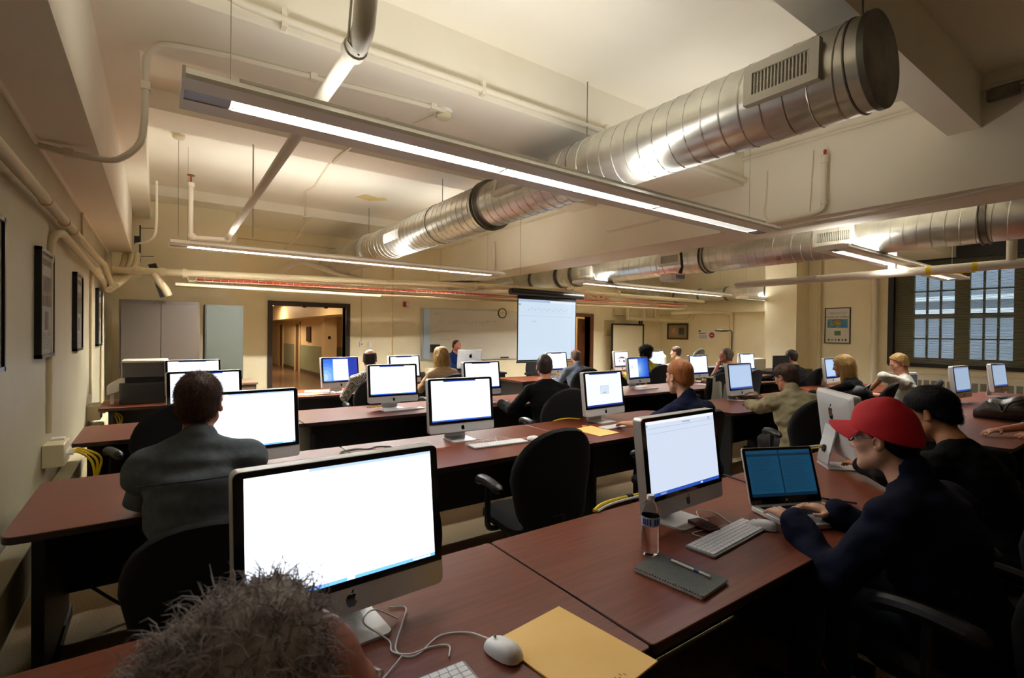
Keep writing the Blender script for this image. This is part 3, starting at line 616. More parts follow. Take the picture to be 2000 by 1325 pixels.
desk('desk bearing the far monitor by the square column', 8.906, 10.9, 4.62, 5.9, ends='r')
desk('desk where the man in the khaki jacket leans', 5.0, 6.7, 2.92, 3.75, corner=0.1, ends='l')
desk('desk of the blonde woman in black', 6.706, 8.4, 2.92, 3.75, ends='')
desk('desk below the poster, beyond the blonde woman in black', 8.406, 10.4, 2.92, 3.95, ends='r')
desk('desk with the dark handbag near the window', 5.2, 7.9, 0.85, 1.80, ends='l')
desk('desk under the two slim monitors beside the radiator', 7.906, 10.6, 0.95, 2.1, ends='r')

# instructor's dark lectern desk
t = thing('teacher_desk', 'black panelled teacher desk in front of the whiteboard', 'desk', (5.35, 9.2, 0))
MB().box(-0.95, -0.45, 0.70, 0.75, 0.45, 0.74).build('tabletop', M['deskblack'], t, bevel=0.004)
MB().box(0.42, -0.43, 0, 0.72, 0.43, 0.70).box(0.72, -0.40, 0.52, 0.80, -0.30, 0.56).build('side_cabinet', M['deskblack'], t)
MB().box(-0.92, -0.43, 0, -0.88, 0.43, 0.70).build('leg', M['deskblack'], t); MB().box(-0.88, -0.40, 0.1, 0.42, -0.37, 0.70).build('front_panel', M['deskblack'], t)

# ================================================================== computers
SCR = {}
def scr(col, k):
    key = (col, round(k, 2))
    if key not in SCR: SCR[key] = glow('screen_light', col, k/1.52)
    return SCR[key]
T7 = math.tan(math.radians(7))
def apple_outline(h):
    P = []
    R_ = [(0.0, 0.36), (0.12, 0.42), (0.27, 0.42), (0.40, 0.30), (0.30, 0.18), (0.27, 0.02), (0.34, -0.14), (0.44, -0.20), (0.34, -0.42), (0.22, -0.56), (0.10, -0.57), (0.0, -0.53), (-0.10, -0.57), (-0.22, -0.56), (-0.36, -0.40), (-0.45, -0.16), (-0.46, 0.08), (-0.40, 0.28), (-0.27, 0.42), (-0.12, 0.42)]
    return [(x*h, y*h) for x, y in R_][::-1]
def leaf_outline(h): return [(x*h, y*h) for x, y in ((0.0, 0.50), (0.03, 0.62), (0.12, 0.74), (0.22, 0.80), (0.22, 0.68), (0.14, 0.55))][::-1]
def logo(mb, h, o, R):
    mb.prism(apple_outline(h), 0, 0.0012, R, o); mb.prism(leaf_outline(h), 0, 0.0012, R, o)

def shell_shear(mb):
    for a in mb.v: a[:, 1] += (a[:, 2]-0.27)*T7
    return mb

SW, SH, BW, BH, BZ = 0.503, 0.302, 0.553, 0.404, 0.072
def bluecells(k, cu, cv):
    ramp = ['b4d4ff', '8cbcff', '69a4fb', '4d8cf6', '3a76ee', '2a60e2', '1f4dd2', '173fc0', '1235ac']
    out = []
    for i in range(32):
        for j in range(20):
            d = math.hypot((i+0.5)/32-cu, ((j+0.5)/20-cv)*0.6); out.append((i/32, j/20, (i+1)/32, (j+1)/20, scr(ramp[min(8, int(d*11))], k*0.85)))
    return out
def screen_rects(style, k):
    w = scr('eef4ff', k*1.15); pale = scr('dfeaff', k); blue = scr('2f63d8', k*0.75); deep = scr('1238b8', k*0.7); lil = scr('9db4ea', k*0.8); grey = scr('b9c6da', k*0.9); sky = scr('5f9bf5', k)
    R = {'white': [(0, 0, 1, 1, w), (0.0, 0.0, 1, 0.03, sky), (0.3, 0.975, 1, 1, lil), (0.0, 0.965, 0.09, 1, scr('f0d9cf', k)), (0.86, 0.005, 0.97, 0.022, pale), (0.48, 0.004, 0.52, 0.026, w)],
         'doc': [(0, 0, 1, 1, pale), (0, 0, 1, 0.045, blue), (0, 0.96, 1, 1, w), (0.02, 0.90, 0.98, 0.905, grey), (0.02, 0.83, 0.98, 0.834, grey), (0.5, 0.925, 0.62, 0.945, grey), (0.9, 0.915, 0.93, 0.95, grey), (0.0, 0.93, 0.02, 0.96, scr('7fc894', k)), (0.12, 0.01, 0.2, 0.035, lil), (0.7, 0.012, 0.73, 0.034, w)],
         'plain': [(0, 0, 1, 1, w), (0, 0, 1, 0.035, blue), (0.2, 0.97, 0.75, 1, deep)],
         'dialog': [(0, 0, 1, 1, w), (0, 0, 1, 0.05, deep), (0.38, 0.36, 0.62, 0.62, grey), (0.387, 0.37, 0.613, 0.61, pale), (0.45, 0.39, 0.55, 0.42, grey), (0.1, 0.97, 0.9, 1, deep)],
         'blue': bluecells(k, 0.05, 0.2)+[(0.28, 0.02, 0.72, 0.97, w), (0, 0, 1, 0.03, blue)],
         'half': bluecells(k, 0.46, 0.46)+[(0, 0.02, 0.45, 0.97, w), (0.10, 0.5, 0.22, 0.62, pale), (0, 0, 1, 0.04, deep)],
         'news': [(0, 0, 1, 1, w), (0.28, 0.5, 0.42, 0.64, grey), (0.42, 0.54, 0.58, 0.66, scr('c0392b', k*0.7)), (0.58, 0.52, 0.72, 0.64, scr('b83a3a', k*0.7)), (0.28, 0.26, 0.38, 0.42, grey), (0.6, 0.25, 0.72, 0.40, scr('4b5a66', k*0.6)), (0, 0, 1, 0.03, deep)],
         'dim': [(0, 0, 1, 1, scr('b9d2f2', k)), (0, 0, 1, 0.06, blue), (0, 0.95, 1, 1, lil)]}
    return R[style]

def computer(label, x, y, yaw, style='plain', k=1.1, z=0.74):
    t = thing('desktop_computer', label, 'computer', (x, y, z), yaw, 'silver all-in-one computers')
    b = MB(); out = rrect(BW, BH, 0.018, 5, 0, BZ+BH/2)
    # aluminium shell, bulging at the back
    b.prism(out, -0.012, 0.03, XZ); o2 = np.array(out); c_ = np.array([0, BZ+BH/2])
    n = len(out)
    for (s0, d0), (s1, d1) in (((1.0, -0.012), (0.90, -0.030)), ((0.90, -0.030), (0.6, -0.042))):
        a = np.column_stack([c_+(o2-c_)*s1, np.full(n, d1)]) @ XZ; e = np.column_stack([c_+(o2-c_)*s0, np.full(n, d0)]) @ XZ
        b.add(np.vstack([a, e]), [(i, (i+1) % n, n+(i+1) % n, n+i) for i in range(n)]+[tuple(range(n))[::-1]])
    body = shell_shear(b).build('body', M['alu'], t, bevel=0.0015)
    ch = 0.066
    g = MB().prism(rrect(BW-0.004, BH-ch-0.002, (0.004, 0.016, 0.016, 0.004), 5, 0, BZ+ch+(BH-ch)/2), 0.030, 0.0325, XZ)
    shell_shear(g).build('bezel', M['bezel'], t)
    z0 = BZ+ch+0.020; s = MB(); ms = []
    for i, (u0, v0, u1, v1, m_) in enumerate(screen_rects(style, k)):
        yy = -0.0331-0.00012*(i if style not in ('blue', 'half') else max(0, i-638))
        if m_ not in ms: ms.append(m_)
        X0, X1_, Z0, Z1 = -SW/2+u0*SW, -SW/2+u1*SW, z0+v0*SH, z0+v1*SH
        s.quad((X0, yy, Z0), (X1_, yy, Z0), (X1_, yy, Z1), (X0, yy, Z1), ms.index(m_))
    shell_shear(s).build('screen', ms, t, smooth=0)
    l = MB(); logo(l, 0.032, (0, -0.0302, BZ+0.034), XZ); shell_shear(l).build('logo', M['bezel'], body)
    l = MB(); Rb = np.array([[-1, 0, 0], [0, 0, 1], [0, 1, 0]], float); logo(l, 0.075, (0, 0.0425, BZ+0.27), Rb); shell_shear(l).build('rear_logo', M['bezel'], body)
    f = MB().prism(rrect(0.2, 0.19, (0.02, 0.004, 0.004, 0.02), 4, 0, 0.0), 0, 0.008)
    pr = [(0.09, 0.0), (0.095, 0.03), (0.085, 0.10), (0.062, 0.20), (0.052, 0.26)]
    for (y0, z0_), (y1, z1) in zip(pr, pr[1:]):
        f.add([(-0.09, y0-0.008, z0_), (0.09, y0-0.008, z0_), (0.09, y0, z0_), (-0.09, y0, z0_), (-0.085, y1-0.008, z1), (0.085, y1-0.008, z1), (0.085, y1, z1), (-0.085, y1, z1)], [(0, 1, 5, 4), (2, 3, 7, 6), (1, 2, 6, 5), (3, 0, 4, 7), (3, 2, 1, 0), (4, 5, 6, 7)])
    st = f.build('stand', M['alu'], t)
    MB().lathe([(0.022, 0), (0.022, 0.0095)], 20, (0, 0.083, 0.115), np.array([[1, 0, 0], [0, -0.2, 0.98], [0, 0.98, 0.2]])).build('cable_hole', M['darkvoid'], st)
    return t
CP = [  # label, midpoint x, y, yaw, style, brightness
 ('big lit monitor nearest the camera, behind the white haired head', 0.42, 1.365, 2.5, 'white', 2.3),
 ('lit monitor behind the water bottle, showing a pale document', 1.88, 1.36, 2.0, 'doc', 0.92),
 ('lit monitor the man in the grey jacket faces', 0.42, 3.20, 6, 'white', 2.0),
 ('lit white monitor on the desk with the empty black chair', 1.90, 3.35, -2, 'plain', 1.35),
 ('lit monitor with a small square dialog before the ginger man', 3.42, 3.33, 4, 'dialog', 0.98),
 ('pale lit monitor in front of the man in the khaki jacket', 6.10, 3.53, 0, 'dim', 0.95),
 ('lit monitor half hidden by the head of the man in the grey jacket', 0.33, 4.93, 8, 'plain', 1.9),
 ('lit white monitor right before the plaid shirt man, beside the dark chair back', 2.07, 5.13, -1, 'plain', 1.5),
 ('lit white monitor in front of the black sweater man, nearer the blonde woman', 3.24, 5.2, 5, 'plain', 1.25),
 ('lit monitor close to the printer, topmost behind the grey jacket man', 0.34, 6.85, 8, 'plain', 1.9),
 ('monitor showing a white page over a blue desktop by the double door', 2.02, 6.88, 14, 'blue', 1.35),
 ('lit monitor between the plaid shirt man and the blonde woman', 3.03, 7.06, 12, 'plain', 1.3),
 ('lit monitor beside the man in the blue grey shirt', 6.3, 7.37, 5, 'plain', 1.05),
 ('monitor showing a web page with red pictures', 8.2, 7.45, 8, 'news', 1.0),
 ('monitor split between white window and blue desktop', 6.17, 5.25, 5, 'half', 1.0),
 ('slim slice of lit monitor behind the woman in yellow', 9.42, 7.5, -6, 'plain', 0.95),
 ('lit monitor just past the ginger man, before the grey haired man', 7.97, 5.4, 0, 'plain', 1.0),
 ('lit monitor behind the grey haired man by the square column', 9.95, 5.6, 0, 'plain', 0.95),
 ('lit monitor in front of the blonde woman in black', 9.3, 3.75, 2, 'dim', 1.0),
 ('slim monitor nearer the handbag, beside the radiator', 8.42, 1.88, -3, 'dim', 0.72),
 ('slim monitor farther along beside the radiator, under the window', 9.86, 1.79, -5, 'dim', 0.72)]
for a in CP: computer(*a)
computer('silver computer turned to show its back and logo, beside the red cap', 3.52, 1.36, 41.8, 'plain', 0.9)
computer('silver computer on the teacher desk seen from behind', 5.47, 9.25, 172, 'plain', 1.1)

# ================================================================== keyboards, mice, cables
KY = MB()
for r_, n_ in enumerate((20, 19, 19, 18, 19, 15)):
    x = -0.226; pat = [1]*n_
    wk = 0.452/n_
    for i in range(n_):
        KY.box(x+i*wk+0.0012, -0.052+(5-r_)*0.0182, 0.008, x+(i+1)*wk-0.0012, -0.052+(5-r_)*0.0182+0.0155, 0.0115)
kb0 = thing('keyboard', 'white keyboard on the desk with the laptop, below the corded mouse', 'keyboard', (1.895, 1.125, 0.741), 4.5, 'white keyboards')
MB().prism(rrect(0.466, 0.124, 0.008, 3, 0, -0.0005), 0.0, 0.008).build('base_plate', M['keygrey'], kb0, bevel=0.001)
KY.build('keys', M['keywhite'], kb0, smooth=0)
for lab, x, y, r_ in (
 ('white keyboard cut by the frame edge on the nearest desk', 0.385, 1.008, -2), ('white keyboard with a corded mouse on the desk by the empty black chair', 2.06, 3.05, -3),
 ('white keyboard by the hand of the ginger man', 3.38, 3.07, 2), ('white keyboard before the monitor of the plaid shirt man', 2.12, 4.96, 2), ('white keyboard by the hand of the man in the black sweater', 3.22, 4.93, 4),
 ('white keyboard below the half blue screen', 6.1, 5.02, 3), ('white keyboard on the desk of the man in the blue grey shirt', 6.25, 7.1, 3), ('white keyboard at the desk with the white page on blue desktop', 1.98, 6.76, 0),
 ('white keyboard under the hands of the man in the khaki jacket', 6.0, 3.12, 0)):
    dup(kb0, lab, (x, y, 0.741), r_)

def mouse(label, x, y, r_, cable):
    t = thing('mouse', label, 'mouse', (x, y, 0.741), r_, 'white corded mice')
    mb = MB(); prof = []
    V = []; n, m_ = 18, 8
    for i in range(m_+1):
        a = PI/2*i/m_
        for k in range(n):
            b = 2*PI*k/n; cx, sx = math.cos(b), math.sin(b)
            sgn = lambda q: (1 if q >= 0 else -1)*abs(q)**0.8
            V.append((0.033*math.cos(a)**0.6*sgn(cx), 0.058*math.cos(a)**0.6*sgn(sx), 0.003+0.032*math.sin(a)**0.9*(1-0.12*sx)))
    F = [(i*n+k, i*n+(k+1) % n, (i+1)*n+(k+1) % n, (i+1)*n+k) for i in range(m_) for k in range(n)]+[tuple(range(n))[::-1]]
    mb.add(V, F).build('mouse_shell', M['white'], t, smooth=60)
    MB().ell((0, 0.03, 0.0335), (0.004, 0.004, 0.004), seg=8, rings=6).build('scroll_ball', M['keygrey'], t)
    if cable:
        R = rz(-r_); q = [((np.array(p)-np.array((x, y, 0.741))) @ R) for p in bez(cable, 6)]
        MB().tube(q, 0.0022, 6).build('mouse_cable', M['cable_white'], t)
    return t
zt = 0.744
mouse('white mouse nearest the camera, beside the big manila envelope', 0.72, 1.035, 12, [(0.71, 1.09, zt+0.012), (0.69, 1.16, zt), (0.62, 1.19, zt), (0.53, 1.15, zt), (0.50, 1.20, zt), (0.55, 1.28, zt+0.01), (0.60, 1.37, zt), (0.56, 1.40, zt)])
mouse('white mouse touching the keyboard beside the laptop', 2.11, 1.1, 12, [(2.08, 1.15, zt+0.01), (2.04, 1.20, zt), (2.10, 1.32, zt), (2.02, 1.36, zt+0.01), (1.95, 1.28, zt), (1.93, 1.22, zt), (1.84, 1.32, zt)])
mouse('white corded mouse on the desk by the empty black chair', 2.36, 3.02, 15, [(2.33, 3.07, zt+0.01), (2.25, 3.14, zt), (2.14, 3.2, zt+0.02), (2.1, 3.14, zt), (2.06, 3.18, zt), (2.0, 3.3, zt)])
mouse('small white mouse beside the keyboard before the plaid shirt man', 2.52, 4.95, 5, None)
mouse('white mouse by the far manila envelope', 1.88, 6.72, 5, None)
def cable(name, label, pts, r=0.0022, m='cable_white', n=6): return tag(MB().tube(bez(pts, n), r, 6).build(name, M[m]), label, 'cable')
cable('keyboard_cable', 'white cable looping under the nearest big monitor', [(0.60, 1.10, zt), (0.62, 1.14, zt), (0.58, 1.16, zt), (0.52, 1.16, zt+0.003), (0.49, 1.2, zt), (0.5, 1.25, zt), (0.46, 1.33, zt+0.02), (0.50, 1.36, zt+0.03), (0.56, 1.33, zt)])
cable('keyboard_cable', 'white cable trailing off behind the nearest keyboard', [(0.50, 1.16, zt+0.006), (0.44, 1.12, zt), (0.40, 1.10, zt), (0.30, 1.08, zt)])
cable('keyboard_cable', 'white cable by the phone below the document monitor', [(1.80, 1.18, zt), (1.80, 1.23, zt), (1.9, 1.22, zt), (2.0, 1.2, zt)])
cable('keyboard_cable', 'thin white cable behind the keyboard by the empty chair', [(2.10, 3.12, zt), (2.08, 3.18, zt+0.01), (1.98, 3.2, zt), (1.9, 3.3, zt)])
cable('headphone_cable', 'tangle of thin dark wire on the desk behind the nearest monitor', [(0.98, 3.33, zt), (1.02, 3.42, zt), (1.12, 3.45, zt), (1.2, 3.40, zt), (1.28, 3.44, zt), (1.36, 3.38, zt), (1.3, 3.32, zt), (1.2, 3.36, zt), (1.1, 3.3, zt), (1.0, 3.38, zt), (1.15, 3.42, zt+0.004)], 0.004, 'cable_black')
cable('network_cable', 'yellow cable curving off the back of the bottle desk', [tuple(at(x, y, 2, 0.75)) for x, y in ((1160, 998), (1175, 986), (1200, 977), (1230, 970), (1262, 963), (1300, 955))], 0.008, 'cable_yellow')
cable('network_cable', 'white cable running beside the yellow one at the bottle desk', [tuple(at(x, y, 2, 0.748)) for x, y in ((1168, 999), (1182, 990), (1206, 981), (1232, 974), (1262, 967), (1300, 960))], 0.006)
MB_ = MB().cyl(at(1226, 972, 2, 0.749), at(1234, 970, 2, 0.749), 0.016, 10).build('cable_tie', M['black']); tag(MB_, 'black strap holding the yellow and white cables together', 'cable tie')
cable('network_cable', 'white and yellow lead through the stand of the turned computer', [(3.25, 1.62, 0.83), (3.38, 1.55, 0.84), (3.5, 1.46, 0.86), (3.6, 1.38, 0.87)], 0.006)
cable('network_cable', 'yellow lead through the stand of the turned computer', [(3.33, 1.57, 0.822), (3.42, 1.52, 0.835), (3.5, 1.45, 0.85)], 0.006, 'cable_yellow')
cable('network_cable', 'yellow cable behind the dialog monitor', [(3.02, 3.64, 0.7), (3.1, 3.62, 0.74), (3.2, 3.55, 0.76), (3.3, 3.5, 0.75)], 0.006, 'cable_yellow')
cable('network_cable', 'yellow lead behind the monitor of the plaid shirt man', [(1.85, 5.3, 0.745), (1.9, 5.26, 0.75), (2.0, 5.24, 0.76)], 0.006, 'cable_yellow')
cable('power_cable', 'black cable snaking over the carpet under the grey jacket man', [(-0.28, 3.4, 0.2), (-0.12, 3.38, 0.05), (0.05, 3.3, 0.012), (0.25, 3.28, 0.012), (0.4, 3.4, 0.012), (0.6, 3.5, 0.05)], 0.008, 'cable_black')
cable('power_cable', 'black cable on the carpet under the empty black chair', [(1.2, 3.0, 0.012), (1.45, 2.95, 0.012), (1.6, 3.1, 0.012), (1.72, 3.3, 0.1), (1.75, 3.45, 0.3)], 0.008, 'cable_black')
cable('power_cable', 'black lead running back over the joint beside the laptop', [(2.80, 1.0, zt+0.002), (2.72, 1.18, zt+0.002), (2.67, 1.4, zt+0.002), (2.72, 1.66, zt)], 0.004, 'cable_black')
cable('monitor_cables', 'grey cables trailing between the two slim monitors', [(8.3, 1.6, zt), (8.6, 1.5, zt+0.03), (8.9, 1.62, zt+0.05), (9.3, 1.6, zt+0.02), (9.7, 1.7, zt)], 0.012, 'cable_black')

# ================================================================== things on the near desks
def envelope(label, pts, z=0.7405, lab=True):
    t = thing('envelope', label, 'envelope', (0, 0, 0)); c_ = np.mean([p[:2] for p in pts], axis=0)
    MB().prism([p[:2] for p in pts], z, z+0.005).build('envelope_body', M['manila'], t, bevel=0.001)
    if lab:
        a, b, d_ = np.array(pts[0][:2]), np.array(pts[1][:2]), np.array(pts[3][:2])
        u, v = (b-a), (d_-a)
        q = [a+u*0.04+v*0.03, a+u*0.04+v*0.17, a+u*0.36+v*0.17, a+u*0.36+v*0.03]
        MB().prism(q, z+0.0052, z+0.0056).build('address_label', M['paper'], t)
        uu = u/np.linalg.norm(u)
        s = MB()
        for i in range(5): p = a+u*(0.44+0.035*i)+v*(0.06+0.02*(i % 2)); s.prism([p, p+v*0.03, p+v*0.03+u*0.008, p+u*0.008], z+0.0052, z+0.0055)
        s.build('pencil_marks', mat('pencil_grey', '8a6a3a', 0.7), t)
    return t
envelope('big manila envelope in front of the nearest mouse', [(0.73, 1.09), (0.98, 1.12), (1.02, 0.79), (0.77, 0.76)][::-1])
E0 = envelope('manila envelope lying beyond the empty black chair', [(2.92, 3.17), (2.90, 2.84), (3.15, 2.86), (3.17, 3.22)], lab=False)
MB().prism([(3.05, 3.2), (3.1, 3.2), (3.15, 3.26), (3.12, 3.29)], 0.741, 0.7435).build('flap', mat('flap_orange', 'd98e1e', 0.6), E0)
t = thing('envelope_pile', 'manila envelope with papers on the desk before the double door', 'envelope', (1.62, 6.82, 0.741))
MB().prism(rrect(0.32, 0.24, 0.004, 1), 0, 0.006, rz(25)).build('envelope_body', M['manila'], t)
tag(MB().prism(rrect(0.3, 0.22, 0.004, 1), 0, 0.012, rz(-15), (1.75, 6.98, 0.748)).build('paper_sheaf', M['paper']), 'sheaf of white paper beside the far manila envelope', 'paper')
for lab, x, y, r_ in (('white sheets on the desk past the ginger man', 7.6, 5.0, 12), ('white sheet by the hands of the khaki jacket man', 6.45, 3.1, 8), ('white sheets before the blonde woman in black', 7.5, 3.1, -10), ('white sheet under the hand of the ginger man', 3.62, 2.96, 5), ('white papers on the desk of the man in the blue grey shirt', 5.95, 7.2, 20)):
    tag(MB().prism(rrect(0.22, 0.29, 0.002, 1), 0, 0.002, rz(r_), (x, y, 0.7405)).build('paper_sheet', M['paper']), lab, 'paper')
# spiral notebook and pen
t = thing('notebook', 'grey wire bound notebook at the edge of the bottle desk', 'notebook', (1.445, 1.035, 0.7405), 2)
NR = rz(4)
MB().prism(rrect(0.165, 0.25, 0.006, 3), 0, 0.010, NR).build('pages', M['paper'], t)
MB().prism(rrect(0.172, 0.258, 0.007, 3), 0.010, 0.0125, NR).build('cover', mat('notebook_cover', '4a4d46', 0.6, col2='535650', scale=60), t)
sp = MB()
for i in range(26):
    o = np.array([-0.085, -0.12+i*0.0096, 0.007]) @ NR
    sp.tube([np.array([math.cos(a)*0.008-0.0, 0.0012*math.sin(a*0.5), math.sin(a)*0.008]) @ NR + o for a in np.linspace(0, 2*PI, 9)], 0.0009, 5)
sp.build('wire_binding', M['alu'], t)
t = thing('pen', 'white pen lying on the grey notebook', 'pen', (1.50, 1.03, 0.7575), 0)
p0, p1 = np.array([-0.005, 0.075, 0]), np.array([0.0, -0.075, 0])
MB().tube([p0, p0+(p1-p0)*0.97, p1], [0.0045, 0.0045, 0.002], 10).build('barrel', M['white'], t)
MB().tube([p0+(p1-p0)*0.6, p0+(p1-p0)*0.72], 0.0048, 10).build('grip_band', mat('pen_blue', '2a3f8f', 0.4), t)
# water bottle
t = thing('water_bottle', 'half full clear plastic water bottle with a blue label', 'bottle', (1.50, 1.205, 0.7405))
pet = mat('pet_plastic', 'ffffff', 0.04, trans=1.0, ior=1.12, spec=0.6)
prof = [(0.012, 0.004), (0.024, 0.0), (0.030, 0.004), (0.032, 0.02)]
for i in range(7): z = 0.022+i*0.0125; prof += [(0.0325, z), (0.0312, z+0.006)]
prof += [(0.0325, 0.112), (0.0325, 0.148), (0.031, 0.152), (0.031, 0.160), (0.0300, 0.170), (0.025, 0.186), (0.017, 0.198), (0.0125, 0.204), (0.0125, 0.214)]
MB().lathe(prof, 28, caps=True).build('bottle_shell', pet, t, smooth=50)
wt = [(r-0.0015, z) for r, z in prof if 0.003 < z < 0.125]; wt = [(0.001, 0.004)]+wt+[(0.031, 0.126), (0.001, 0.126)]
MB().lathe(wt, 28, caps=False).build('water', mat('water', 'ffffff', 0.0, trans=1.0, ior=1.2), t, smooth=50)
lb = MB().lathe([(0.0332, 0.113), (0.0334, 0.116), (0.0334, 0.144), (0.0332, 0.147)], 28, caps=False)
lb.build('paper_label', mat('label_pale', 'b4c4e4', 0.4), t)
ls = MB()
for a in (-175, -158, -141, -110, -93, -76, -59, 170): 
    a = math.radians(a); ls.lathe([(0.0337, 0.121), (0.0337, 0.139)], 3, caps=False) if False else ls.obox((0.0336*math.cos(a), 0.0336*math.sin(a), 0.13), (0.0008, 0.0062, 0.022), rz(math.degrees(a)))
ls.build('label_lettering', mat('label_blue', '234aa8', 0.4), t)
MB().lathe([(0.0145, 0.206), (0.0145, 0.220), (0.013, 0.2225), (0.001, 0.2225)], 24).build('cap', M['white'], t)
# phone on the computer foot
t = thing('phone', 'dark smartphone in a red case on the foot of the document monitor', 'phone', (1.90, 1.245, 0.7492), 0)
PR = rz(-12)
MB().prism(rrect(0.072, 0.128, 0.012, 4), 0, 0.010, PR).build('case', mat('phone_red', '5c1620', 0.3), t, bevel=0.002)
MB().prism(rrect(0.060, 0.110, 0.004, 2), 0.0100, 0.0108, PR).build('display', mat('phone_glass', '1c1a1a', 0.1), t)

# laptop
t = thing('laptop', 'open silver laptop under the hands of the red cap man', 'laptop', (2.395, 1.047, 0.7405), -24)
lw, ld = 0.39, 0.26
MB().prism(rrect(lw, ld, 0.012, 3), 0.004, 0.024, mi=0).build('base', M['alu_flat'], t, bevel=0.002)
MB().prism(rrect(lw-0.01, ld-0.01, 0.012, 3), 0.0, 0.005).build('underside', M['black'], t)
kk = MB()
for r_ in range(6):
    for i in range(15): kk.box(-0.165+i*0.022, 0.098-r_*0.0185-0.016, 0.0242, -0.165+i*0.022+0.0195, 0.098-r_*0.0185, 0.0262)
kw = MB().box(-0.17, -0.016, 0.024, 0.168, 0.102, 0.0245).build('key_well', M['black'], t)
kk.build('keys', M['black'], t, smooth=0)
MB().prism(rrect(0.11, 0.062, 0.006, 2, -0.03, -0.078), 0.024, 0.0247).build('touchpad', mat('touchpad', '9a9b9c', 0.35, 0.4), t)
la = math.radians(17); LR = np.array([[1, 0, 0], [0, math.sin(la), math.cos(la)], [0, -math.cos(la), math.sin(la)]])
LO = np.array([0, ld/2-0.004, 0.024])
lid = MB().prism(rrect(lw, 0.265, 0.012, 4, 0, 0.1325), -0.009, 0.0, LR, LO).build('lid', M['alu_flat'], t, bevel=0.001)
MB().prism(rrect(lw-0.006, 0.259, 0.010, 4, 0, 0.1325), 0.0, 0.0012, LR, LO).build('lid_bezel', M['bezel'], lid)
s = MB(); ms = [scr('1e5f86', 0.42), scr('163f5c', 0.4), scr('4f8fb0', 0.42), scr('0f3550', 0.4)]
def lq(u0, v0, u1, v1, m_, k): s.add(np.array([(u0, v0, 0.0013+k), (u1, v0, 0.0013+k), (u1, v1, 0.0013+k), (u0, v1, 0.0013+k)]) @ LR + LO, [(0, 1, 2, 3)], m_)
lq(-0.178, 0.036, 0.178, 0.25, 0, 0); lq(-0.004, 0.05, 0.004, 0.25, 3, 1e-4); lq(-0.178, 0.036, 0.178, 0.05, 3, 1e-4); lq(-0.178, 0.222, 0.178, 0.234, 1, 1e-4)
for i in range(24):
    v = 0.212-i*0.0065
    lq(-0.165, v, -0.165+0.10+0.05*RNG.random(), v+0.0015, 1, 2e-4); lq(0.012, v, 0.012+0.10+0.05*RNG.random(), v+0.0015, 1, 2e-4)
s.build('laptop_screen', ms, lid, smooth=0)
tag(MB().lathe([(0.005, 0), (0.005, 0.001)], 14, LO+np.array([0, 0.018, 0.0012]) @ LR, LR).build('round_emblem', M['alu'], lid))

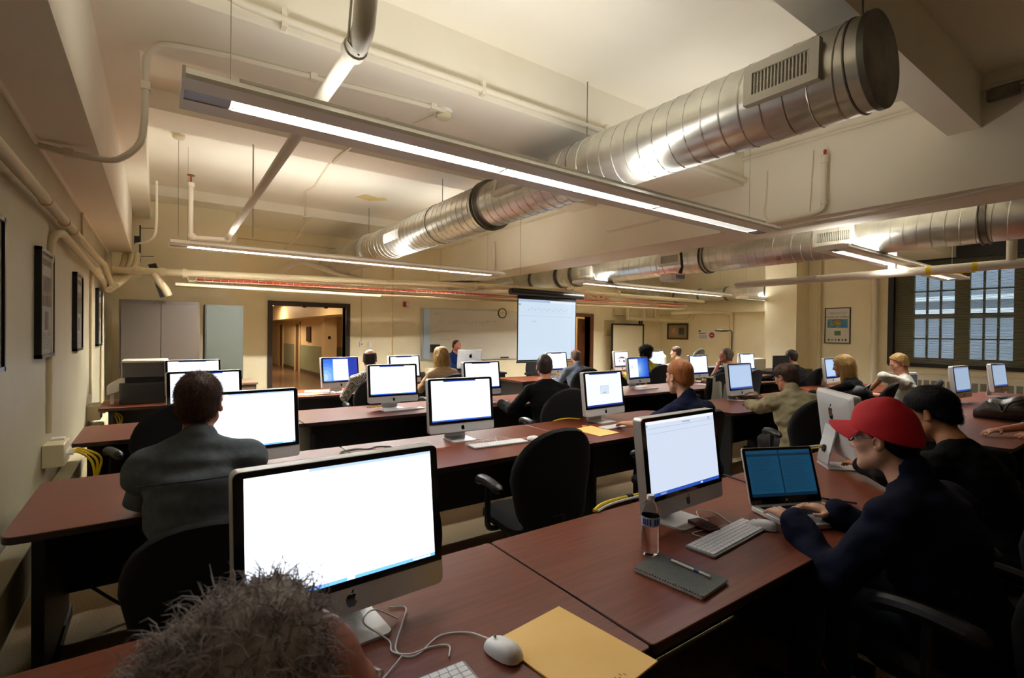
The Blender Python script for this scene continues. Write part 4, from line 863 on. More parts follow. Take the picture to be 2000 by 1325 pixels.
# ================================================================== chairs
def chair_parts(t, m, arms=True, w=0.5, h=0.60, zb=0.46, tall=False):
    out = []
    for i in range(28):
        a = 2*PI*i/28; ca, sa = math.cos(a), math.sin(a)
        e = 0.85 if sa > 0 else 0.5
        out.append((w/2*math.copysign(abs(ca)**e, ca)*(0.92 if sa < 0 else 1), h/2*math.copysign(abs(sa)**(0.95 if sa > 0 else 0.6), sa)))
    b = MB(); n = 28; o = np.array(out)
    lay = ((0.86, -0.042), (0.96, -0.03), (1.0, 0.0), (0.96, 0.022), (0.84, 0.034))
    def P(s, d):
        q = o*s; x = q[:, 0]; z = q[:, 1]+zb+h/2
        return np.column_stack([x, -0.27+d+0.55*x*x-0.12*(z-zb)+0.06*np.sin((z-zb)/h*PI), z])
    V = [P(s, d) for s, d in lay]
    for s0, d0 in ((0.45, -0.046), ): V.insert(0, P(s0, d0))
    V.append(P(0.4, 0.036)); F = []
    for i in range(len(V)-1): F += [(i*n+k, (i+1)*n+k, (i+1)*n+(k+1) % n, i*n+(k+1) % n) for k in range(n)]
    F += [tuple(range(n)), tuple(range((len(V)-1)*n, len(V)*n))[::-1]]
    b.add(np.vstack(V), F).build('backrest', m, t, smooth=50)
    sb = MB(); so = rrect(0.50, 0.48, 0.10, 6, 0, 0.0)
    for s0, z0, s1, z1 in ((0.9, 0.40, 1.0, 0.43), (1.0, 0.43, 1.0, 0.46), (1.0, 0.46, 0.88, 0.485)):
        a, c2 = np.array(so)*s0, np.array(so)*s1; k = len(so)
        sb.add(np.vstack([np.column_stack([a, np.full(k, z0)]), np.column_stack([c2, np.full(k, z1)])]), [(i, (i+1) % k, k+(i+1) % k, k+i) for i in range(k)]+[tuple(range(k))[::-1], tuple(range(k, 2*k))])
    sb.build('seat', m, t, smooth=50)
    MB().box(-0.04, -0.30, 0.40, 0.04, -0.27, 0.54).box(-0.04, -0.30, 0.38, 0.04, 0.05, 0.41).build('back_support', M['chairplastic'], t, bevel=0.006)
    if arms:
        for s_ in (-1, 1):
            am = MB().tube(bez([(s_*0.2, 0.0, 0.41), (s_*0.29, 0.0, 0.42), (s_*0.305, -0.01, 0.52), (s_*0.30, -0.01, 0.665)], 4), 0.018, 8)
            ao = am.build('armrest', M['chairplastic'], t)
            pad = MB(); pts = bez([(s_*0.30, -0.16, 0.675), (s_*0.30, -0.02, 0.69), (s_*0.295, 0.10, 0.68), (s_*0.285, 0.15, 0.655)], 5)
            pad.tube(pts, [0.012]+[0.03]*(len(pts)-2)+[0.015], 10); pad.build('arm_pad', M['chairplastic'], ao)
    MB().cyl((0, 0, 0.10), (0, 0, 0.40), 0.028, 12).build('column', M['chairplastic'], t)
    for i in range(5):
        a = 2*PI*i/5+0.3; d = np.array([math.cos(a), math.sin(a), 0])
        l = MB().tube([np.array([0, 0, 0.11]), d*0.15+np.array([0, 0, 0.105]), d*0.29+np.array([0, 0, 0.075])], [0.036, 0.032, 0.022], 8).build('base_leg', M['blackgloss'], t)
        s = np.array([-d[1], d[0], 0])
        MB().cyl(d*0.29+np.array([0, 0, 0.03])-s*0.022, d*0.29+np.array([0, 0, 0.03])+s*0.022, 0.028, 12).build('caster', M['black'], l)
chair0 = thing('office_chair', 'empty black office chair in the aisle before the keyboard desk', 'chair', (1.88, 2.42, 0), -6, 'black office chairs')
chair_parts(chair0, M['fabric_black'], True, 0.54, 0.60, 0.44)
def chair(label, x, y, yaw=0): return dup(chair0, label, (x, y, 0), -yaw)
# ================================================================== things on the walls
frx = {'paper': mat('newsprint', 'b9b7ab', 0.5, col2='a9a79b', scale=14), 'dark': mat('print_dark', '4c4a44', 0.5), 'mid': mat('print_grey', '7f7d74', 0.5), 'photo': mat('print_photo', '5e5a50', 0.5, col2='8c7a50', scale=9)}
gl = mat('picture_glass', '11110f', 0.04, spec=0.6, alpha=0.12)
def wall_picture(label, y0, y1, z0, z1, seed):
    """framed front page hung on the x = XL wall"""
    t = thing('framed_page', label, 'picture', (XL, (y0+y1)/2, (z0+z1)/2), group='framed newspaper pages on the wall'); w, h = y1-y0, z1-z0; d = 0.034
    f = MB()
    for a in ((-w/2, -h/2, w/2, -h/2+0.022), (-w/2, h/2-0.022, w/2, h/2), (-w/2, -h/2, -w/2+0.022, h/2), (w/2-0.022, -h/2, w/2, h/2)): f.box(0.0, a[0], a[1], d, a[2], a[3])
    f.build('frame', M['frameblack'], t)
    p = MB().box(0.018, -w/2+0.02, -h/2+0.02, 0.022, w/2-0.02, h/2-0.02, 0); r = random.Random(seed)
    ms = list(frx.values())
    p.box(0.022, -w*0.36, h*0.36, 0.0225, w*0.36, h*0.42, 1); p.box(0.022, -w*0.36, -h*0.02, 0.0225, w*0.36, h*0.26, 3); p.box(0.022, -w*0.1, -h*0.24, 0.0225, w*0.16, -h*0.07, 3)
    for i in range(9): z = -h*0.28-i*h*0.017; p.box(0.022, -w*0.36, z, 0.0225, w*(0.1+0.25*r.random()), z+h*0.007, 2)
    p.build('printed_page', ms, t, smooth=0)
    MB().box(0.026, -w/2+0.02, -h/2+0.02, 0.028, w/2-0.02, h/2-0.02).build('glazing', gl, t)
wall_picture('framed page nearest the camera, cut off by the edge of the photo', 2.70, 3.20, 1.36, 2.06, 1)
wall_picture('framed newspaper page with a thick black frame hung over the cream riser', 4.06, 4.535, 1.375, 2.05, 2)
wall_picture('framed page in the middle of the wall row, past the riser', 5.67, 6.12, 1.365, 2.05, 3)
wall_picture('farthest framed page on the wall, before the slim conduit', 7.60, 8.08, 1.36, 2.045, 4)

def junction(label, y, z0, z1):
    t = thing('junction_box', label, 'junction box', (XL, y, (z0+z1)/2)); h = z1-z0
    MB().box(0, -0.13, -h/2, 0.11, 0.13, h/2).build('box', M['pipe_cream'], t, bevel=0.006)
    for i in range(4): MB().box(0.11, -0.10+0.055*i, -0.03, 0.115, -0.065+0.055*i, 0.02).build('socket', M['white'], t)
    MB().box(0.02, 0.05, h/2, 0.09, 0.13, h/2+0.012).build('lid', M['white'], t)
    c_ = thing('network_cables', 'yellow network cables drooping from the %s junction box' % ('nearer' if y < 5 else 'farther'), 'cable', (XL, y, (z0+z1)/2))
    for i in range(3):
        yy = -0.08+0.06*i
        MB().tube(bez([(0.115, yy, 0), (0.17, yy+0.03, 0.0), (0.235+0.02*i, yy+0.1, -0.09), (0.25, yy+0.12, -0.25), (0.24, yy+0.1, -0.45)], 6), 0.008, 6).build('cable_strand', M['cable_yellow'], c_)
        MB().box(0.112, yy-0.009, -0.009, 0.15, yy+0.009, 0.009).build('plug', M['white'], c_)
junction('cream junction box with yellow cables on the wall behind the second row', 4.42, 0.665, 0.81)
junction('cream junction box with yellow cables on the wall beside the third row', 6.9, 0.60, 0.75)
tag(MB().box(XL+0.002, -2.4, 0.28, XL+0.10, 8.6, 0.50).build('cable_raceway', M['pipe_cream'], bevel=0.004), 'cream cable channel running low along the wall behind the desks', 'cable channel')
t = thing('cable_bundle', 'coil of dark blue cables on the carpet under the nearest desk', 'cable', (-0.35, 1.95, 0.01))
for i in range(4): MB().tube([(0.16*math.cos(a)*(1+0.1*i), 0.2*math.sin(a), 0.02+0.018*i) for a in np.linspace(0, 2*PI, 22)], 0.012, 6).build('cable_coil', mat('cable_blue%d' % i, '16335c', 0.5), t)

# steel cupboards
t = thing('steel_cupboard', 'tall grey brown two door steel cupboard in the corner', 'cupboard', (0.035, 8.98, 0))
MB().box(-0.475, -0.22, 0, 0.475, 0.25, 1.98).build('carcass', M['cabinet'], t, bevel=0.004)
for s in (-1, 1):
    d = MB().box(s*0.003, -0.238, 0.08, s*0.452, -0.22, 1.93).build('door', M['cabinet'], t, bevel=0.003)
MB().box(0.02, -0.25, 0.95, 0.05, -0.238, 1.12).build('handle', M['galv_dark'], t)
t = thing('steel_cupboard', 'narrower grey green steel cupboard next to the double door wall', 'cupboard', (0.83, 9.0, 0))
MB().box(-0.25, -0.22, 0, 0.26, 0.25, 1.955).build('carcass', M['cabinet2'], t, bevel=0.004); MB().box(-0.235, -0.236, 0.08, 0.245, -0.22, 1.93).build('door', M['cabinet2'], t, bevel=0.003)
MB().box(-0.2, -0.25, 0.95, -0.18, -0.236, 1.1).build('handle', M['galv_dark'], t)
t = thing('low_cabinet', 'low brown cabinet beside the narrow cupboard, behind the monitors', 'cabinet', (0.95, 8.2, 0))
MB().box(-0.2, -0.3, 0, 0.2, 0.3, 0.80).box(-0.22, -0.32, 0.80, 0.22, 0.32, 0.83).build('carcass', mat('brown_laminate', '6b5545', 0.5), t, bevel=0.003); MB().box(-0.18, -0.312, 0.06, 0.18, -0.3, 0.76).build('door', mat('brown_laminate_door', '625041', 0.5), t)
# printer
t = thing('printer', 'bulky dark printer with a pale lid on the desk by the steel cupboards', 'printer', (-0.12, 7.1, 0.741))
pb, pl, pg = mat('printer_dark', '2c2b2d', 0.45), mat('printer_pale', 'a7a295', 0.45), mat('printer_grey', '48474a', 0.45)
MB().prism(rrect(0.44, 0.50, 0.03, 3), 0, 0.23).build('body', pb, t, bevel=0.006)
MB().box(-0.17, -0.2, 0.23, 0.20, 0.22, 0.29).build('output_slot', M['black'], t)
MB().prism(rrect(0.42, 0.46, 0.03, 3, 0.01, 0), 0.29, 0.45).build('scanner', pg, t, bevel=0.006)
MB().prism(rrect(0.43, 0.47, 0.04, 3, 0.01, 0), 0.45, 0.475).build('lid', pl, t, bevel=0.008)
MB().add([(-0.33, -0.18, 0.10), (-0.17, -0.2, 0.16), (-0.17, 0.1, 0.16), (-0.33, 0.1, 0.10), (-0.33, -0.18, 0.20), (-0.17, -0.2, 0.30), (-0.17, 0.1, 0.30), (-0.33, 0.1, 0.20)], [(3, 2, 1, 0), (4, 5, 6, 7), (0, 1, 5, 4), (1, 2, 6, 5), (2, 3, 7, 6), (3, 0, 4, 7)]).build('paper_tray', M['white'], t, bevel=0.004)
MB().box(-0.30, -0.16, 0.0, -0.27, -0.13, 0.11).build('tray_support', M['white'], t)

# whiteboard, clock, alarm, switches
t = thing('whiteboard', 'wide wall whiteboard behind the teacher with faint writing', 'whiteboard', (5.34, YB-0.03, 0))
MB().box(0, 0, 0.90, 4.6, 0.03, 2.17).build('board', mat('whiteboard_white', 'dcd8cc', 0.22), t)
f = MB().box(-0.02, -0.012, 0.88, 4.62, 0.03, 0.90).box(-0.02, -0.012, 2.17, 4.62, 0.03, 2.19).box(-0.02, -0.012, 0.88, 0, 0.03, 2.19).box(4.6, -0.012, 0.88, 4.62, 0.03, 2.19); f.build('frame', M['alu_flat'], t)
MB().box(0.2, -0.07, 0.875, 4.4, 0.0, 0.89).build('pen_tray', M['alu_flat'], t)
mk = MB(); r = random.Random(5)
for (x0, z, n, s_) in ((0.35, 2.05, 4, 0.03), (0.45, 1.86, 17, 0.045), (0.5, 1.62, 9, 0.03), (0.5, 1.4, 7, 0.025), (1.9, 1.9, 6, 0.03)):
    x = x0
    for i in range(n):
        p = [(x+0.4*s_*math.sin(k*1.3+i), -0.002, z+s_*math.sin(k*2.1+i*1.7)) for k in range(5)]
        mk.tube(p, 0.0025, 4); x += s_*1.9*(1.4 if r.random() < 0.2 else 1)
mk.build('marker_writing', mat('marker_faint', 'a9aba4', 0.6), t)
MB().prism(rrect(0.17, 1.24, 0.03, 3, 0.11, 1.55), 0.012, 0.05, XZ).build('blue_strip', mat('pale_blue_bar', 'c3dbf3', 0.3), t)  # pale blue upright strip at the end of the board
MB().box(2.35, -0.06, 0.89, 2.6, -0.02, 0.93).build('eraser', M['black'], t)
t = thing('wall_clock', 'round wall clock above the whiteboard beside the screen', 'clock', (7.73, YB-0.035, 2.13))
MB().lathe([(0.135, 0), (0.14, 0.03), (0.118, 0.035), (0.115, 0.024)], 36, R=XZ, caps=False).build('rim', mat('clock_rim', '3a3026', 0.4), t)
MB().lathe([(0.12, 0.02), (0.118, 0.024), (0.001, 0.024)], 36, R=XZ).build('dial', mat('clock_face', 'd9ceae', 0.4), t)
MB().tube([(0, -0.027, 0), (0.05, -0.027, 0.035)], 0.004, 5).tube([(0, -0.027, 0), (-0.075, -0.027, 0.02)], 0.003, 5).build('hands', M['ink'], t)
t = thing('fire_alarm', 'red and white fire alarm strobe high on the door wall', 'fire alarm', (4.87, 11.29, 2.25))
MB().box(-0.06, -0.04, -0.06, 0.06, 0.02, 0.06).build('housing', mat('alarm_red', '9c2a20', 0.4), t); MB().box(0.0, -0.055, -0.05, 0.05, -0.04, 0.05).build('strobe', M['white'], t)
for lab, x in (('white light switch box with a button, nearer the double door', 3.83), ('blank white switch box just past its twin by the door', 4.03)):
    t = thing('switch_box', lab, 'switch', (x, YB-0.03, 1.285)); MB().box(-0.045, -0.02, -0.06, 0.045, 0.03, 0.06).build('box', M['white'], t, bevel=0.004)
    if x < 3.9: MB().box(-0.012, -0.028, -0.02, 0.012, -0.02, 0.02).build('toggle', M['cable_red'], t)
pipe('switch_conduit', 'thin wire channel from the ceiling down to the switch boxes', 'conduit', [(3.83, YB-0.012, 3.2), (3.83, YB-0.012, 1.34)], 0.01, 'pipe_cream', 6)
t = thing('wall_panel', 'beige louvred wall box beside the brown door', 'wall box', (11.95, YB-0.05, 1.78))
MB().box(-0.2, -0.05, -0.25, 0.2, 0.05, 0.27).build('box', mat('panel_beige', 'b9aa84', 0.5), t, bevel=0.006)
g = MB()
for i in range(14): g.box(-0.17, -0.056, -0.2+i*0.03, 0.17, -0.05, -0.188+i*0.03)
g.build('louvre', M['pipe_cream'], t)
t = thing('wall_box', 'cream control box on the wall above the louvred box', 'wall box', (12.5, YB-0.06, 2.33))
MB().box(-0.35, -0.05, -0.11, 0.35, 0.06, 0.11).build('box', M['pipe_cream'], t, bevel=0.006)
# easel board
t = thing('easel_board', 'black framed blank easel board standing by the rear wall', 'easel board', (12.45, 11.0, 0))
MB().box(-0.72, 0, 0.55, 0.72, 0.015, 1.90).build('board', mat('easel_white', 'd9d0b4', 0.4), t)
MB().box(-0.76, -0.015, 0.52, -0.71, 0.03, 1.94).box(0.71, -0.015, 0.52, 0.76, 0.03, 1.94).box(-0.76, -0.015, 1.89, 0.76, 0.03, 1.94).box(-0.76, -0.015, 0.50, 0.76, 0.03, 0.55).build('frame', M['black'], t)
for x in (-0.6, 0.6): MB().tube([(x, 0.03, 1.8), (x, 0.22, 0)], 0.015, 8).build('leg', M['black'], t)
MB().cyl((0.55, 0, 1.94), (0.55, 0, 2.06), 0.03, 8).cyl((0.66, 0, 1.94), (0.66, 0, 2.06), 0.03, 8).build('clip', M['black'], t)
# pictures on the far wall
t = thing('framed_portrait', 'brown framed display with a small portrait photo and a dark picture', 'picture', (XR, 10.68, 1.72))
f = MB().box(-0.03, -0.42, -0.28, 0, 0.42, -0.22).box(-0.03, -0.42, 0.22, 0, 0.42, 0.28).box(-0.03, -0.42, -0.22, 0, -0.37, 0.22).box(-0.03, 0.37, -0.22, 0, 0.42, 0.22); f.build('frame', mat('brown_frame', '4a2a18', 0.4), t)
MB().box(-0.012, -0.38, -0.23, 0, 0.38, 0.23).build('mount', mat('olive_mount', '8d8060', 0.6), t)
ph = MB().box(-0.016, 0.03, -0.15, -0.012, 0.28, 0.16).build('portrait_photo', mat('photo_ground', '9a8a6a', 0.5), t)
q = MB().ell((-0.017, 0.155, 0.03), (0.003, 0.06, 0.085)).build('portrait_face', mat('photo_skin', 'd8936e', 0.5), ph)
MB().box(-0.016, -0.26, -0.11, -0.012, -0.05, 0.12).build('dark_picture', mat('photo_dark', '2d2f2b', 0.5, col2='55584c', scale=18), t)
t = thing('wall_notice', 'white notice sheet with a red round symbol on the rear wall', 'notice', (XR, 9.55, 1.62))
MB().box(-0.006, -0.34, -0.18, 0, 0.36, 0.18).build('sheet', M['paper'], t)
MB().lathe([(0.095, 0), (0.095, 0.003)], 28, (-0.006, -0.17, -0.02), np.array([[0, 1, 0], [0, 0, 1], [-1, 0, 0]], float)).build('red_disc', mat('notice_red', 'b83530', 0.5), t)
n_ = MB().box(-0.0105, -0.21, -0.035, -0.009, -0.13, -0.005); n_.build('disc_bar', M['paper'], t)
n_ = MB().box(-0.008, 0.24, 0.08, -0.006, 0.31, 0.14).box(-0.008, 0.05, 0.02, -0.006, 0.31, 0.05)
for i in range(4): n_.box(-0.008, 0.0, -0.03-0.03*i, -0.006, 0.29, -0.02-0.03*i)
n_.build('notice_lettering', M['mid_ink'] if 'mid_ink' in M else mat('notice_ink', '5c5c74', 0.6), t)
t = thing('framed_poster', 'framed poster with bold headline over a blue picture, between column and window', 'poster', (XR, 5.73, 1.885))
w, h = 0.61, 0.94
MB().box(-0.03, -w/2, -h/2, 0, w/2, -h/2+0.02).box(-0.03, -w/2, h/2-0.02, 0, w/2, h/2).box(-0.03, -w/2, -h/2, 0, -w/2+0.02, h/2).box(-0.03, w/2-0.02, -h/2, 0, w/2, h/2).build('frame', M['frameblack'], t)
pm = [mat('poster_white', 'd9d6cc', 0.5), mat('poster_blue', '2f6f9c', 0.5, col2='5f9ab4', scale=10), mat('poster_gold', 'b59a4a', 0.5, col2='8a6a30', scale=20), mat('poster_green', '5f7a58', 0.5), mat('poster_ink', '2a2a2e', 0.5)]
p = MB().box(-0.012, -w/2+0.01, -h/2+0.01, 0, w/2-0.01, h/2-0.01, 0)
p.box(-0.014, -0.24, -0.06, -0.012, 0.24, 0.17, 1)
p.box(-0.014, -0.08, -0.26, -0.012, 0.07, -0.14, 3)
for i in range(6): p.box(-0.014, 0.22-i*0.08, -0.40, -0.012, 0.18-i*0.08, -0.35, (4, 2, 3, 4, 1, 4)[i])
for i in range(3): p.box(-0.014, -0.22, 0.30+0.025*i, -0.012, 0.2, 0.305+0.025*i, 4)
p.build('poster_print', pm, t, smooth=0)
MB().ell((-0.014, 0.0, 0.08), (0.004, 0.10, 0.07)).ell((-0.014, 0.11, 0.03), (0.003, 0.07, 0.03)).build('poster_figure', pm[2], t)
RXL = np.array([[0, -1, 0], [0, 0, 1], [-1, 0, 0]], float)
text_mb('ATTACK ON AMERICA', 0.060, RXL, (-0.0135, 0.0, 0.225), pm[4], 'poster_headline', t, 0.002)
sp_ = at(849, 681, 1, 11.1); t = thing('wall_speaker', 'small black box speaker on a stand at the near end of the whiteboard', 'speaker', tuple(sp_))
MB().box(-0.1, -0.06, -0.1, 0.12, 0.06, 0.1).build('box', M['black'], t, bevel=0.008); MB().cyl((0, 0, -sp_[2]), (0, 0, -0.1), 0.012, 8).lathe([(0.14, 0), (0.14, 0.02)], 18, (0, 0, -sp_[2])).build('stand', M['black'], t)
# projection screen and projector
t = thing('projection_screen', 'pull down projection screen lit with a blank document', 'projection screen', (6.35, 7.7, 0))
MB().cyl((-0.93, 0, 2.365), (0.93, 0, 2.365), 0.06, 20).box(-0.90, -0.05, 2.34, 0.90, 0.05, 2.43).build('housing', M['black'], t)
fab = MB().box(-0.755, -0.004, 1.03, 0.755, 0.004, 2.33).build('screen_fabric', M['black'], t)
s = MB(); ms = [scr('d6e8fb', 0.93), scr('b4c8e4', 0.9), scr('eaf3ff', 0.97), scr('9fc7a2', 0.85), scr('c6d6ec', 0.92)]
def pq(u0, v0, u1, v1, m_, k=0): s.add([(u0, -0.0045-k, v0), (u1, -0.0045-k, v0), (u1, -0.0045-k, v1), (u0, -0.0045-k, v1)], [(0, 1, 2, 3)], m_)
pq(-0.735, 1.06, 0.735, 2.24, 0); pq(-0.735, 2.19, 0.735, 2.24, 1, 2e-4); pq(0.05, 2.19, 0.735, 2.225, 2, 4e-4); pq(-0.735, 2.12, -0.67, 2.15, 3, 2e-4)
pq(-0.72, 1.915, 0.64, 1.92, 1, 2e-4); pq(-0.72, 1.99, 0.64, 1.993, 4, 2e-4); pq(0.64, 1.06, 0.645, 2.19, 1, 2e-4); pq(-0.4, 1.80, -0.3, 1.825, 4, 2e-4)
for i in range(14): pq(-0.5+0.075*i, 2.02+0.03*(i % 2), -0.46+0.075*i, 2.05+0.03*(i % 2), 4, 2e-4)
s.build('projected_page', ms, t, smooth=0)  # page glows by itself in place of the projector's beam
MB().cyl((-0.76, 0, 1.02), (0.76, 0, 1.02), 0.016, 10).build('weight_bar', M['black'], t)
for x in (-0.7, 0.7): MB().cyl((x, 0, 2.42), (x, 0, 3.84), 0.004, 6).build('hanger_chain', M['wire'], t)
t = thing('projector', 'white ceiling projector hung below the second spiral duct', 'projector', (6.45, 4.83, 2.46), 0)
MB().prism(rrect(0.33, 0.27, 0.05, 5), -0.05, 0.05, scale_top=0.94).build('shell', M['white'], t, bevel=0.01)
MB().prism(rrect(0.30, 0.24, 0.05, 5), -0.062, -0.05).build('bottom_plate', M['white'], t)
v = MB()
for i in range(9): v.box(-0.1+0.025*i, -0.139, -0.03, -0.085+0.025*i, -0.134, 0.03)
v.build('vent', M['keygrey'], t)
MB().cyl((0.05, 0.12, 0), (0.05, 0.15, 0), 0.035, 16).build('lens', M['bezel'], t)
MB().box(0.10, -0.05, 0.05, 0.24, 0.05, 0.07).tube([(0.2, 0, 0.06), (0.24, 0, 0.18), (0.2, 0, 0.4)], 0.02, 8).tube([(0.08, -0.05, 0.06), (0.2, 0.0, 0.16)], 0.01, 6).build('mount_bracket', M['black'], t)
# desk lamp in the far corner
t = thing('magnifier_lamp', 'dark jointed magnifier lamp standing by the rear wall', 'lamp', (12.6, 7.5, 0))
MB().tube([(0, 0, 0.74), (0, 0, 1.35), (0.0, 0.0, 1.70)], 0.018, 8).build('arm', M['black'], t)
MB().tube([(0, 0, 1.70), (-0.03, 0.04, 1.75), (-0.06, 0.08, 1.75)], 0.02, 8).ell((-0.14, 0.2, 1.735), (0.2, 0.2, 0.05)).build('lamp_head', mat('lamp_bronze', '5c5138', 0.35, 0.4), t)
MB().box(-0.5, -0.3, 0, 0.6, 0.4, 0.73).build('stand_cabinet', M['deskblack'], t)
# bags and bits near the window
t = thing('handbag', 'dark shiny leather handbag on the desk near the window', 'bag', (6.95, 1.12, 0.741), 84)
lm = mat('handbag_leather', '3a332b', 0.28, col2='2a251f', scale=30, bump=0.3, bscale=40)
b = MB(); nx = 16
V = []; 
for i in range(nx+1):
    u = i/nx; x = -0.32+0.64*u; hh = 0.25*(math.sin(PI*min(max(u, 0.04), 0.96))**0.4)*(1+0.10*math.sin(u*17)); dd = 0.11*(math.sin(PI*min(max(u, 0.03), 0.97))**0.5)
    for k in range(12):
        a = 2*PI*k/12; V.append((x, dd*math.cos(a)*(1+0.12*math.sin(5*u+3*a)), hh/2+hh/2*math.sin(a)*(1 if math.sin(a) > 0 else 1)))
F = [(i*12+k, i*12+(k+1) % 12, (i+1)*12+(k+1) % 12, (i+1)*12+k) for i in range(nx) for k in range(12)]+[tuple(range(12))[::-1], tuple(range(nx*12, nx*12+12))]
b.add(V, F).build('bag_body', lm, t, smooth=60)
for s_ in (-1, 1): MB().tube(bez([(-0.14, s_*0.06, 0.16), (-0.12, s_*0.10, 0.24), (0.0, s_*0.14, 0.20), (0.06, s_*0.13, 0.10), (0.1, s_*0.09, 0.17)], 5), 0.009, 7).build('strap', lm, t)
t = thing('backpack', 'black backpack slumped on the desk before the man in the white shirt', 'bag', (7.15, 2.62, 0.0), 0)
b = MB(); b.ell((0, 0, 0.84), (0.30, 0.2, 0.13), seg=20, rings=12).ell((-0.12, -0.06, 0.87), (0.17, 0.15, 0.11)).ell((0.14, 0.02, 0.86), (0.16, 0.16, 0.12)); b.build('pack_body', mat('backpack_black', '0d0d0f', 0.6, bump=0.2, bscale=40), t, smooth=60)
MB().tube(bez([(-0.2, -0.12, 0.86), (-0.1, -0.2, 0.98), (0.06, -0.16, 0.97), (0.16, -0.1, 0.9)], 5), 0.012, 7).build('strap', M['black'], t)
t = thing('mini_computer', 'white plastic monitor back beside the man in the white shirt', 'monitor', (8.35, 2.42, 0.741), -30)
MB().prism(rrect(0.30, 0.30, 0.03, 4, 0, 0.21), -0.02, 0.03, XZ).build('shell', M['white'], t, bevel=0.006); MB().prism(rrect(0.26, 0.24, 0.01, 3, 0, 0.21), 0.03, 0.032, XZ).build('display', mat('display_grey', '5f7180', 0.2), t)
MB().prism(rrect(0.18, 0.16, 0.02, 3), 0, 0.06, scale_top=0.5).build('foot', M['white'], t)
t = thing('black_monitor', 'black flat monitor seen from behind in front of the dark haired head', 'monitor', (8.85, 4.35, 0.741), 175)
MB().prism(rrect(0.44, 0.34, 0.01, 3, 0, 0.33), -0.02, 0.02, XZ).build('shell', M['black'], t, bevel=0.005); MB().prism(rrect(0.4, 0.3, 0.004, 2, 0, 0.33), 0.02, 0.022, XZ).build('display', scr('9fb6d0', 0.5), t); MB().box(-0.03, -0.03, 0, 0.03, 0.0, 0.2).prism(rrect(0.22, 0.16, 0.02, 3), 0, 0.012).build('foot', M['black'], t)
tag(MB().box(-0.13, -0.10, 0, 0.13, 0.10, 0.11).build('paper_box', mat('pale_box', 'b9b49c', 0.6), origin=(0, 0, 0)), 'pale cardboard box beside the teacher monitor', 'box').location = (4.55, 9.15, 0.742)
t = thing('jacket', 'pale grey jacket hung over a chair behind the khaki jacket man', 'jacket', (6.75, 4.2, 0)); 
b = MB(); Vj = []; 
for i in range(13):
    u = i/12
    for k in range(6):
        v = k/5; Vj.append((-0.24+0.48*u, -0.05+0.06*math.sin(u*14)*v, 0.98-0.42*v-0.04*abs(u-0.5)))
for i in range(13):
    u = i/12
    for k in range(6):
        v = k/5; Vj.append((-0.24+0.48*u, 0.07+0.05*math.sin(u*11)*v, 0.98-0.30*v-0.04*abs(u-0.5)))
n1 = 78
F = [(i*6+k, i*6+k+1, (i+1)*6+k+1, (i+1)*6+k) for i in range(12) for k in range(5)]+[(n1+i*6+k, n1+(i+1)*6+k, n1+(i+1)*6+k+1, n1+i*6+k+1) for i in range(12) for k in range(5)]+[(i*6, (i+1)*6, n1+(i+1)*6, n1+i*6) for i in range(12)]
jo = b.add(Vj, F).build('jacket_cloth', mat('jacket_grey', '8a8678', 0.9, bump=0.2, bscale=60), t, smooth=60); sm = jo.modifiers.new('thick', 'SOLIDIFY'); sm.thickness = 0.012
t = thing('satchel', 'brown leather satchel on the khaki jacket man desk', 'bag', (6.35, 3.55, 0.741), 15)
MB().ell((0, 0, 0.05), (0.24, 0.13, 0.06), seg=18, rings=10).build('bag_body', mat('satchel_brown', '6b4a26', 0.5, col2='4d3419', scale=9, bump=0.3, bscale=20), t, smooth=60); MB().tube(bez([(-0.2, -0.08, 0.06), (-0.1, -0.15, 0.03), (0.1, -0.15, 0.04), (0.2, -0.05, 0.08)], 5), 0.01, 6).build('strap', M['black'], t)
tag(MB().box(0, 0, 0, 0.5, 0.45, 0.3).build('photocopier', mat('copier_cream', 'cfc8b4', 0.5), bevel=0.02), 'cream office machine by the square column', 'office machine').location = (11.4, 6.2, 0.75)
tag(MB().box(0, 0, 0, 2.9, 0.7, 0.75).build('side_table', M['deskblack'], bevel=0.01), 'dark side table along the rear wall beyond the grey haired man', 'table').location = (10.95, 6.0, 0.0)
t = thing('stereo_console', 'black console with dials on the rear desk', 'console', (9.0, 5.75, 0.741), 0)
MB().box(-0.35, -0.15, 0, 0.35, 0.15, 0.22).build('case', M['black'], t, bevel=0.01); MB().box(-0.2, -0.155, 0.08, 0.05, -0.15, 0.17).build('grille', M['keygrey'], t)
